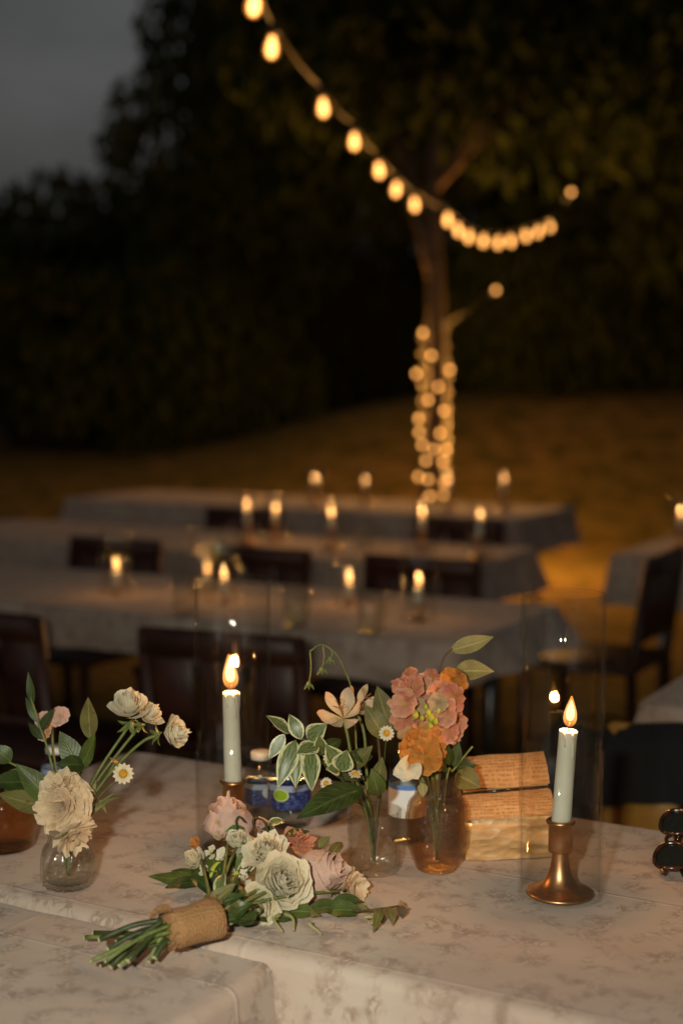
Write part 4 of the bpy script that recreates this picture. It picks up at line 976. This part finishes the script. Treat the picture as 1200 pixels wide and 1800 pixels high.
# ---- right vase
GR = 'stems in the hammered vase'
D = vRt.y
mr = lambda dx=0, dy=0: mouth(vRt, 0.115, dx, dy)
def stock(label, spots, ctrl, seed, buds=()):
    t, b0 = flower('stock_flower', label, 'flower', GR, vRt, [mr(0.0, 0.004)] + ctrl, 0.0024)
    for k, (px, py, d, s_, mt) in enumerate(spots):
        floret(MB(), at(px, py, D + d), (rng.uniform(-0.7, 0.7), -0.85, rng.uniform(-0.2, 0.8)), s_, 5 + k % 2, 0.65, 0.18, seed + k, 1.15).obj('floret', M[mt], t, b0)
    for px, py, d in buds: MB().ball(at(px, py, D + d), rng.uniform(0.0032, 0.0048), 8, 1.2).obj('bud', M['yellow'], t, b0)
    return t, b0
stock('tall stock with coral and pink florets and lime buds above the brown vase',
      [(795, 1195, 0.01, 0.019, 'orange_petal'), (770, 1212, 0.0, 0.017, 'coral_petal'), (800, 1225, -0.005, 0.017, 'rose_petal'), (785, 1250, -0.01, 0.018, 'coral_petal'), (805, 1262, 0.0, 0.015, 'coral_petal'), (762, 1190, 0.02, 0.013, 'rose_petal'),
       (780, 1278, -0.005, 0.018, 'rose_petal'), (752, 1228, 0.01, 0.015, 'tan_petal'), (800, 1285, 0.005, 0.014, 'coral_petal'), (772, 1235, -0.012, 0.012, 'tan_petal')],
      [at(770, 1340, D + 0.01), at(775, 1270, D + 0.01), at(780, 1210, D + 0.015)], 40, [(748, 1243, -0.012), (730, 1256, -0.016), (757, 1262, -0.018), (765, 1268, -0.02), (756, 1275, -0.018), (770, 1250, -0.018), (742, 1262, -0.016), (752, 1252, -0.02)])
stock('shorter stock of ruffled coral pink florets leaning to the lilies',
      [(722, 1215, 0.0, 0.018, 'rose_petal'), (708, 1205, 0.01, 0.014, 'rose_petal'), (735, 1208, 0.01, 0.015, 'coral_petal'), (715, 1238, -0.005, 0.018, 'coral_petal'), (712, 1262, 0.0, 0.016, 'rose_petal'), (735, 1275, -0.005, 0.016, 'coral_petal'), (718, 1188, 0.02, 0.011, 'rose_petal'), (728, 1240, 0.0, 0.015, 'tan_petal'), (740, 1290, 0.0, 0.014, 'rose_petal')],
      [at(755, 1340, D), at(735, 1280, D + 0.01), at(722, 1215, D + 0.012)], 70)
t, b0 = flower('orange_wallflower', 'bright orange ruffled flower at the lip of the brown vase', 'flower', GR, vRt, [mr(-0.006, -0.004), at(745, 1345, D - 0.01), at(738, 1325, D - 0.012)], 0.002)
for k, (px, py, d, s_) in enumerate(((728, 1310, -0.02, 0.021), (748, 1330, -0.025, 0.020), (735, 1298, -0.012, 0.018), (755, 1308, -0.015, 0.016), (762, 1328, -0.015, 0.014), (722, 1328, -0.018, 0.014))):
    floret(MB(), at(px, py, D + d), (rng.uniform(-0.4, 0.4), -0.9, rng.uniform(-0.2, 0.5)), s_, 5, 0.5, 0.22, 90 + k, 1.25).obj('floret', M['orange_petal'], t, b0)
t, b0 = flower('sweet_pea', 'white sweet pea bloom hanging between the two vases', 'flower', GR, vRt, [mr(-0.012, -0.006), at(735, 1365, D - 0.03), at(718, 1350, D - 0.04)], 0.0014)
for k, (a, b_, wd) in enumerate((((722, 1350), (690, 1362), 0.024), ((716, 1345), (708, 1375), 0.026), ((720, 1345), (735, 1370), 0.022), ((714, 1342), (700, 1340), 0.018))):
    leafp(t, b0, at(*a, D - 0.045), at(*b_, D - 0.055), wd, M['white_petal'], (0, -0.9, 0.3), 'petal', bend=0.3, fold=0.3, tip=0.6)
branch_leaves('pale_leaf_sprig', 'thin twig with two pale almond leaves above the pink stocks', GR, vRt, mr(0.004, 0.008), [at(775, 1320, D + 0.04), at(770, 1210, D + 0.05), at(778, 1160, D + 0.05), at(795, 1140, D + 0.05)],
    [L_(at(790, 1143, D + 0.05), at(868, 1119, D + 0.04), 0.022, 'leaf_pale', (0.1, -0.9, 0.5)), L_(at(798, 1180, D + 0.05), at(868, 1180, D + 0.03), 0.026, 'leaf_pale', (0.1, -0.9, 0.4))], 0.0011, M['twig'])
branch_leaves('green_sprig', 'small dark leafy stem leaning right towards the candle from the brown vase', GR, vRt, mr(0.012, 0.0), [at(795, 1355, D + 0.01), at(815, 1330, D + 0.01), at(830, 1312, D + 0.01)],
    [L_(at(790, 1345, D + 0.01), at(778, 1300, D), 0.014, 'leaf_dark'), L_(at(798, 1350, D + 0.01), at(805, 1300, D + 0.01), 0.014, 'leaf_dark'), L_(at(795, 1295, D + 0.01), at(818, 1280, D + 0.01), 0.012, 'leaf'), L_(at(785, 1350, D), at(760, 1350, D - 0.02), 0.016, 'leaf_dark'),
     L_(at(800, 1360, D + 0.01), at(845, 1385, D - 0.01), 0.030, 'leaf_olive', (0.2, -0.9, 0.3)), L_(at(800, 1350, D + 0.02), at(838, 1345, D + 0.01), 0.018, 'leaf_dark')], 0.0013)
branch_leaves('bud_sprig', 'single pale bud drooping at the lip of the brown vase', GR, vRt, mr(-0.016, -0.010), [at(738, 1380, D - 0.035), at(742, 1392, D - 0.038)],
    [L_(at(742, 1375, D - 0.035), at(743, 1402, D - 0.045), 0.012, 'leaf_pale'), L_(at(730, 1360, D - 0.035), at(748, 1380, D - 0.04), 0.006, 'leaf')], 0.001)

# ================================================================== the bouquet lying across the two tables
def bouquet():
    wr = on_z(337, 1628, TZ + 0.028); wr = Vector((wr.x, wr.y, TZ + 0.030))
    hd = on_z(500, 1575, TZ + 0.035); ax = (hd - wr); ax.z = 0; ax.normalize(); sd = Vector((-ax.y, ax.x, 0))
    t = thing('bouquet', 'rose bouquet bound with burlap lying across the join of two tables', 'bouquet', (wr.x, wr.y, TZ), 0)
    b0 = Vector((wr.x, wr.y, TZ)); r = random.Random(4)
    # burlap band with a loose end
    m_ = Matrix((sd, Vector((0, 0, 1)), ax)).transposed()
    bb = MB(); prof = [(0.0, -0.028), (0.0195, -0.0275), (0.0208, -0.018), (0.0200, 0.0), (0.0212, 0.014), (0.0228, 0.0265), (0.0215, 0.028), (0.0, 0.027)]
    n = 28
    def g(u, v):
        q = prof[min(len(prof) - 1, int(round(v * (len(prof) - 1))))]; a = u * math.tau
        rr = q[0] * (1 + 0.03 * math.sin(a * 5 + q[1] * 80))
        return wr + m_ @ Vector((rr * 1.12 * math.cos(a), rr * 0.95 * math.sin(a), q[1]))
    bb.grid(g, n, len(prof) - 1, True).obj('burlap_wrap', M['burlap'], t, b0)
    MB().leaf(wr - ax * 0.02 + Vector((0, 0, 0.018)), wr - ax * 0.045 + sd * 0.008 + Vector((0, 0, 0.012)), 0.026, (0, 0, 1), blunt=0.4, tip=0.4).obj('ribbon_end', M['burlap'], t, b0)
    # cut stems fanning out
    ends = [(150, 1648), (165, 1640), (175, 1652), (160, 1690), (178, 1697), (195, 1700), (210, 1698), (225, 1690), (240, 1680), (262, 1690), (272, 1684), (190, 1668), (215, 1672), (245, 1665), (205, 1655), (185, 1690)]
    for k, (px, py) in enumerate(ends):
        ez = ZN + 0.006 + (k % 4) * 0.007 + (0.012 if py < 1660 else 0); e = on_z(px, py, ez)
        s_ = wr - ax * 0.024 + sd * r.uniform(-0.013, 0.013) + Vector((0, 0, r.uniform(-0.012, 0.012))); rad = r.uniform(0.0019, 0.0032)
        mid = s_.lerp(e, 0.5) + Vector((0, 0, 0.004))
        so = MB().tube(curve_pts([s_, mid, e], 8), rad, 7).obj('stem', M['stem_dark' if k % 3 else 'stem'], t, b0)
        d = (e - mid).normalized(); MB().tube([e - d * 0.0005, e + d * 0.0008], rad * 1.02, 7).obj('cut_end', M['stem_cut'], so, b0)
    # inner stems between the band and the heads
    heads = [at(405, 1455, 1.62), at(420, 1478, 1.60), at(490, 1550, 1.535), at(550, 1545, 1.555), at(350, 1500, 1.62), at(455, 1600, 1.50), at(610, 1565, 1.565)]
    for k, h in enumerate(heads):
        s_ = wr + ax * 0.026 + sd * r.uniform(-0.01, 0.01)
        MB().tube(curve_pts([s_, s_.lerp(h, 0.5) + Vector((0, 0, 0.006)), h], 8), 0.0019, 6).obj('stem', M['stem'], t, b0)
    def rose(name, px, py, d, Rr, axis, mt, **kw):
        bloom(MB(), at(px, py, d), axis, Rr, **kw).obj(name, M[mt], t, b0)
    rose('rose', 404, 1462, 1.625, 0.043, (-0.05, -0.25, 1), 'pink_petal', n=15, flare=0.05, close=1.5, ruf=0.04, freq=2.5, hgt=1.15, seed=1, gu=12, gv=9, wide=1.35, hdrop=0.20)
    rose('peony', 546, 1542, 1.575, 0.046, (0.70, -0.50, 0.40), 'pink_petal', n=14, flare=0.05, close=1.4, ruf=0.04, freq=2.5, hgt=1.12, seed=2, gu=12, gv=9, wide=1.4, hdrop=0.16)
    rose('ranunculus', 496, 1552, 1.515, 0.038, (0.30, -0.80, 0.50), 'white_petal', n=42, flare=0.35, close=0.5, ruf=0.06, freq=4, hgt=0.85, seed=3)
    rose('ranunculus', 470, 1502, 1.555, 0.028, (0.05, -0.55, 0.8), 'white_petal', n=26, flare=0.45, close=0.4, ruf=0.08, hgt=0.9, seed=4)
    rose('rose', 458, 1592, 1.495, 0.025, (-0.1, -0.75, 0.15), 'cream_petal', n=16, flare=0.5, close=0.2, ruf=0.06, hgt=1.0, seed=5)
    rose('rose', 420, 1482, 1.58, 0.0175, (0, -0.6, 0.8), 'white_petal', n=16, flare=0.35, close=0.4, ruf=0.07, seed=6)
    rose('rose', 460, 1456, 1.60, 0.014, (0.3, -0.6, 0.7), 'pink_petal', n=14, flare=0.3, close=0.4, ruf=0.06, seed=7)
    rose('rosebud', 346, 1515, 1.60, 0.017, (-0.4, -0.6, 0.6), 'cream_petal', n=12, flare=0.2, close=0.5, ruf=0.05, hgt=1.3, seed=8)
    rose('rosebud', 347, 1485, 1.62, 0.010, (-0.6, -0.2, 0.6), 'orange_petal', n=10, flare=0.3, close=0.4, ruf=0.08, hgt=1.2, seed=9)
    rose('rosebud', 388, 1472, 1.60, 0.010, (-0.3, -0.6, 0.7), 'peach_petal', n=10, flare=0.3, close=0.4, ruf=0.08, hgt=1.2, seed=12)
    rose('rosebud', 424, 1562, 1.53, 0.007, (0.2, -0.8, 0.5), 'orange_petal', n=8, flare=0.3, close=0.4, ruf=0.08, hgt=1.2, seed=13)
    for k, (px, py, d) in enumerate(((370, 1500, 1.59), (392, 1508, 1.58), (382, 1540, 1.565), (404, 1535, 1.56), (436, 1520, 1.55), (412, 1556, 1.54), (360, 1535, 1.58), (430, 1545, 1.54))):
        rose('waxflower', px, py, d, 0.0075 + 0.002 * (k % 3), (r.uniform(-0.5, 0.3), -0.7, 0.6), ('cream_petal', 'white_petal', 'yellow')[k % 3], n=7, flare=0.8, close=0.0, ruf=0.1, hgt=0.8, seed=30 + k, gu=4, gv=4)
    rose('astrantia', 525, 1478, 1.60, 0.018, (0.2, -0.4, 0.9), 'rose_petal', n=16, flare=0.8, close=0.0, ruf=0.14, hgt=0.7, seed=10)
    frilled(MB(), at(606, 1562, 1.57), (0.7, -0.6, 0.25), 0.027, 9, 14, 0.9).obj('lisianthus', M['peach_petal'], t, b0)
    frilled(MB(), at(600, 1588, 1.55), (0.5, -0.8, -0.1), 0.016, 6, 15, 0.8).obj('lisianthus', M['pink_petal'], t, b0)
    # leaves: px base -> px tip
    lv = [((360, 1560, 1.60), (260, 1548, 1.62), 0.022, 'leaf'), ((350, 1560, 1.60), (290, 1575, 1.58), 0.020, 'leaf_dark'), ((365, 1555, 1.59), (300, 1530, 1.64), 0.018, 'leaf'),
          ((380, 1580, 1.55), (330, 1540, 1.58), 0.018, 'leaf_dark'), ((410, 1600, 1.50), (470, 1640, 1.475), 0.034, 'leaf_dark'), ((380, 1615, 1.50), (440, 1645, 1.475), 0.026, 'leaf'),
          ((385, 1600, 1.51), (455, 1560, 1.51), 0.018, 'leaf'), ((375, 1570, 1.55), (420, 1500, 1.585), 0.020, 'leaf_dark'), ((390, 1545, 1.57), (365, 1490, 1.61), 0.018, 'leaf'),
          ((400, 1550, 1.57), (440, 1470, 1.585), 0.016, 'varieg'), ((395, 1560, 1.56), (405, 1510, 1.575), 0.020, 'varieg'), ((410, 1570, 1.54), (372, 1530, 1.57), 0.018, 'varieg'), ((420, 1540, 1.56), (470, 1520, 1.55), 0.010, 'leaf_pale'), ((415, 1530, 1.57), (456, 1545, 1.54), 0.008, 'leaf_olive'),
          ((430, 1455, 1.60), (395, 1462, 1.585), 0.016, 'varieg'), ((450, 1450, 1.61), (485, 1465, 1.59), 0.014, 'leaf'), ((470, 1448, 1.61), (500, 1442, 1.61), 0.013, 'varieg'),
          ((500, 1610, 1.505), (560, 1622, 1.50), 0.022, 'leaf'), ((540, 1610, 1.51), (610, 1600, 1.52), 0.020, 'leaf'), ((570, 1612, 1.51), (640, 1620, 1.505), 0.022, 'leaf'), ((590, 1610, 1.515), (625, 1640, 1.495), 0.024, 'leaf'),
          ((560, 1615, 1.505), (545, 1640, 1.49), 0.012, 'leaf_olive'), ((620, 1605, 1.52), (650, 1635, 1.50), 0.012, 'leaf_pale'), ((600, 1480, 1.60), (575, 1520, 1.56), 0.014, 'leaf_olive'), ((560, 1490, 1.60), (580, 1470, 1.61), 0.012, 'leaf_olive'),
          ((430, 1610, 1.49), (400, 1642, 1.48), 0.022, 'leaf_dark'), ((470, 1610, 1.495), (520, 1632, 1.485), 0.020, 'leaf_dark'), ((370, 1590, 1.54), (430, 1590, 1.51), 0.016, 'leaf'), ((395, 1530, 1.585), (350, 1540, 1.60), 0.016, 'leaf_dark'), ((375, 1575, 1.545), (395, 1525, 1.565), 0.022, 'leaf_dark'), ((385, 1585, 1.53), (425, 1535, 1.545), 0.020, 'leaf_olive'), ((380, 1560, 1.56), (335, 1525, 1.60), 0.020, 'leaf'), ((400, 1590, 1.515), (440, 1575, 1.51), 0.018, 'leaf_olive'), ((390, 1600, 1.51), (420, 1625, 1.49), 0.020, 'leaf'), ((500, 1600, 1.51), (470, 1628, 1.49), 0.022, 'leaf'), ((580, 1600, 1.53), (640, 1590, 1.535), 0.018, 'leaf_dark'), ((500, 1470, 1.60), (545, 1462, 1.61), 0.014, 'leaf_dark')]
    for a, b_, wd, mt in lv:
        p0 = at(*a); p1 = at(*b_); p0.z = max(p0.z, TZ + 0.006); p1.z = max(p1.z, TZ + 0.007)
        leafp(t, b0, p0, p1, wd, M[mt], (r.uniform(-0.3, 0.3), -0.5, 0.8), wave=0.03, seed=r.uniform(0, 6), bend=r.uniform(0.0, 0.14), fold=r.uniform(0.1, 0.35))
    for k in range(24):
        u = r.uniform(0.0, 0.06); p0 = wr + ax * (0.026 + u * 0.5) + sd * r.uniform(-0.012, 0.022) + Vector((0, 0, r.uniform(-0.014, 0.010)))
        p1 = p0 + ax * r.uniform(0.018, 0.034) + sd * r.uniform(-0.016, 0.040) + Vector((0, 0, r.uniform(-0.008, 0.022))); p1.z = max(p1.z, TZ + 0.006)
        leafp(t, b0, p0, p1, r.uniform(0.010, 0.019), M[('leaf_dark', 'leaf', 'leaf_dark', 'leaf_olive', 'varieg')[k % 5]], (r.uniform(-0.5, 0.5), -0.5, 0.8), wave=0.04, seed=k, bend=r.uniform(0.0, 0.2), fold=r.uniform(0.1, 0.4))
    fz = MB()
    for k in range(46):
        a = r.uniform(0, math.tau); e_ = 1 if k % 2 else -1; q = wr + m_ @ Vector((0.0225 * math.cos(a), 0.0195 * math.sin(a), 0.026 * e_))
        fz.tube([q, q + ax * e_ * 0.003 + Vector((r.uniform(-1, 1), r.uniform(-1, 1), r.uniform(-1, 1))) * 0.002, q + ax * e_ * r.uniform(0.004, 0.009) + Vector((r.uniform(-1, 1), r.uniform(-1, 1), r.uniform(-1, 1))) * 0.005], 0.0004, 4)
    fo = fz.obj('frayed_threads', M['burlap'], t, b0); fo['kind'] = 'stuff'
    for (x0, y0, x1, y1, bx) in ((492, 1608, 497, 1638, -0.008), (500, 1606, 516, 1636, 0.004), (544, 1622, 566, 1642, -0.006), (640, 1612, 652, 1626, 0.006)):   # pale curled tendrils
        p0 = on_z(x0, y0, TZ + 0.014); p1 = on_z(x1, y1, TZ + 0.005)
        MB().tube(curve_pts([p0, p0.lerp(p1, 0.5) + Vector((bx, 0, 0.004)), p1], 10), [0.0022 - 0.0001 * q for q in range(11)], 6).obj('tendril', M['leaf_pale'], t, b0)
    # a curly dark vine over the pink rose, and the trailing tip at the far end
    vine = [at(400, 1575, 1.54), at(445, 1520, 1.545), at(470, 1480, 1.56), at(465, 1445, 1.58), at(445, 1440, 1.59), at(450, 1470, 1.57)]
    MB().tube(curve_pts(vine, 30), 0.0012, 6).obj('vine', M['twig'], t, b0)
    vine = [at(430, 1490, 1.57), at(415, 1450, 1.585), at(420, 1435, 1.59), at(430, 1445, 1.585)]
    MB().tube(curve_pts(vine, 18), 0.001, 6).obj('vine', M['stem_dark'], t, b0)
    tr = [on_z(620, 1602, TZ + 0.012), on_z(665, 1598, TZ + 0.018), on_z(705, 1592, TZ + 0.014)]
    MB().tube(curve_pts(tr, 10), 0.0011, 6).obj('vine', M['twig'], t, b0)
    for a, b_, mt in (((668, 1596), (655, 1640), 'leaf_olive'), ((680, 1594), (690, 1628), 'leaf_olive'), ((700, 1592), (712, 1600), 'tan_petal'), ((660, 1600), (672, 1625), 'leaf'), ((702, 1590), (706, 1615), 'twig')):
        leafp(t, b0, on_z(*a, TZ + 0.018), on_z(*b_, TZ + 0.005), 0.012, M[mt], (0.2, -0.5, 0.8), wave=0.05, bend=0.15)
bouquet()

# ================================================================== bottles
def bottle(px, py, label, lab, H=0.105, Rr=0.026, rz=0.0, ly=(0.30, 0.62)):
    p0 = on_z(px, py, TZ + 0.002); t = thing('water_bottle', label, 'bottle', p0, rz, 'water bottles on the laid table')
    k = Rr / 0.026
    prof = [(0, 0.003), (0.018, 0.0), (0.0245, 0.003), (0.026, 0.009)]
    for q in range(6): prof += [(0.0255, H * (0.12 + 0.03 * q)), (0.026, H * (0.135 + 0.03 * q))]
    prof += [(0.026, H * 0.64), (0.0245, H * 0.72), (0.020, H * 0.79), (0.0135, H * 0.855), (0.0118, H * 0.88), (0.0118, H * 0.94)]
    MB().lathe([(r_ * k, z_) for r_, z_ in prof], 40).obj('body', M['plastic'], t)
    MB().lathe([(0, 0.004), (0.0235 * k, 0.004), (0.0248 * k, 0.010), (0.0248 * k, H * 0.60), (0.0, H * 0.602)], 28).obj('water', M['plastic'], t)
    MB().lathe([(0.0264 * k, H * ly[0]), (0.0264 * k, H * (ly[0] + ly[1]) / 2), (0.0264 * k, H * ly[1])], 48).obj('label', M[lab], t)
    MB().lathe([(0.0128, H * 0.89), (0.0136, H * 0.893), (0.0136, H * 0.98), (0.0122, H), (0, H)], 32, fn=lambda a, z, r: r * (1 + (0.03 * math.cos(a * 20) if 0.9 * H < z < 0.985 * H else 0))).obj('cap', M['cap'], t)
    return t
bottle(509, 1450, 'small water bottle with a blue label and lime green disc', 'label_lime', 0.100, 0.0285, R(-4), (0.28, 0.60))
bottle(459, 1442, 'small water bottle with a plain blue label nearest the candle', 'label_blue', 0.094, 0.022, R(50), (0.28, 0.58))
bottle(716, 1478, 'water bottle with a white label and blue band between the vases', 'label_white', 0.150, 0.024, R(20), (0.24, 0.52))
bottle(100, 1418, 'small blue labelled water bottle behind the leaves of the ribbed vase', 'label_blue', 0.085, 0.020, R(10), (0.30, 0.66))

# ================================================================== packet, sunglasses
def packet():
    a = on_z(822, 1505, TZ + 0.001); b_ = on_z(972, 1520, TZ + 0.001)
    Wd = 0.108; p0 = on_z(895, 1512, TZ + 0.001); ang = R(4)
    t = thing('paper_packet', 'crumpled tan packet with a printed folded flap, behind the candlestick', 'packet', p0, ang); t.scale = (1.0, 1.0, 0.92)
    # body: front face upright and wrinkled, top leaning back
    def body(u, v):
        x = (u - 0.5) * Wd * (1 + 0.02 * math.sin(v * 9)); s = v * 3
        w_ = 0.0018 * math.sin(v * 30 + u * 5) + 0.0025 * noise.noise((u * 5, v * 12, 1.0))
        if s < 1: y, z = -0.004 * math.sin(s * math.pi) , 0.055 * s
        elif s < 2: y, z = 0.062 * (s - 1), 0.055 + 0.006 * math.sin((s - 1) * math.pi) + 0.048 * (s - 1)
        else: y, z = 0.062 + 0.004 * (s - 2), 0.103 * (3 - s)
        z += 0.006 * (u - 0.3)
        return (x, y - w_, max(0.0005, z + w_ * 0.6))
    MB().grid(body, 26, 42).obj('body', M['kraft'], t)
    for sx in (-1, 1):
        g = MB(); g.v += [(sx * Wd * 0.497, 0.001, 0.001), (sx * Wd * 0.497, 0.064, 0.001), (sx * Wd * 0.497, 0.061, 0.098 + 0.003 * sx), (sx * Wd * 0.497, 0.001, 0.053 + 0.003 * sx)]; g.f.append((0, 1, 2, 3) if sx > 0 else (3, 2, 1, 0))
        g.obj('side', M['kraft'], t, smooth=False)
    def flap(y0, y1, z0, z1, lift):
        def f(u, v):
            return ((u - 0.5) * Wd * 1.02, y0 + (y1 - y0) * v, z0 + (z1 - z0) * v + lift * math.sin(v * math.pi) + 0.006 * (u - 0.3) + 0.0015 * noise.noise((u * 4, v * 4, y0 * 50)))
        return MB().grid(f, 18, 8).obj('printed_flap', M['printed'], t)
    flap(-0.003, 0.026, 0.0575, 0.083, 0.004); flap(0.030, 0.070, 0.089, 0.122, 0.006)
    MB().tube([(-Wd * 0.5, 0.028, 0.082), (0, 0.028, 0.0862), (Wd * 0.5, 0.028, 0.090)], 0.0022, 8).obj('seam', M['tort'], t)
packet()
def sunglasses():
    c = on_z(1218, 1478, TZ + 0.036)
    t = thing('sunglasses', 'folded dark tortoiseshell sunglasses at the right edge of the table', 'sunglasses', c, R(-38))
    t.rotation_euler = Matrix(((0.30, 0.20, -0.93), (0.89, 0.29, 0.35), (0.34, -0.93, -0.09))).to_euler()
    def ring(cx):
        pts = []
        for k in range(29):
            a = k / 28 * math.tau; ex = 0.024 * math.copysign(abs(math.cos(a)) ** 0.85, math.cos(a)); ez = 0.020 * math.copysign(abs(math.sin(a)) ** 0.85, math.sin(a))
            pts.append(Vector((cx + ex, -0.003 * (ex / 0.024) ** 2, 0.0225 + ez)))
        return pts
    for cx in (-0.033, 0.033):
        pts = ring(cx); MB().tube(pts, 0.0026, 8, False).obj('rim', M['tort'], t)
        MB().grid(lambda u, v: Vector((cx, 0.0012 - 0.003 * (1 - v), 0.0225)).lerp(pts[int(round(u * 28))] + Vector((0, 0.0006, 0)), v), 28, 4).obj('lens', M['lens'], t)
    MB().tube(curve_pts([(-0.011, 0, 0.028), (0, -0.002, 0.032), (0.011, 0, 0.028)], 8), 0.0024, 8).obj('bridge', M['tort'], t)
    for sx in (-1, 1):
        MB().box((sx * 0.0585, -0.001, 0.031), (0.004, 0.005, 0.005), 0.001).obj('hinge', M['gold'], t)
        MB().tube(curve_pts([(sx * 0.059, 0.003, 0.030), (sx * 0.02, 0.010 + 0.004 * sx, 0.024), (-sx * 0.03, 0.012 + 0.004 * sx, 0.014), (-sx * 0.055, 0.012 + 0.004 * sx, 0.004)], 18), [0.0026] * 10 + [0.003] * 9, 8).obj('temple', M['tort'], t)
sunglasses()
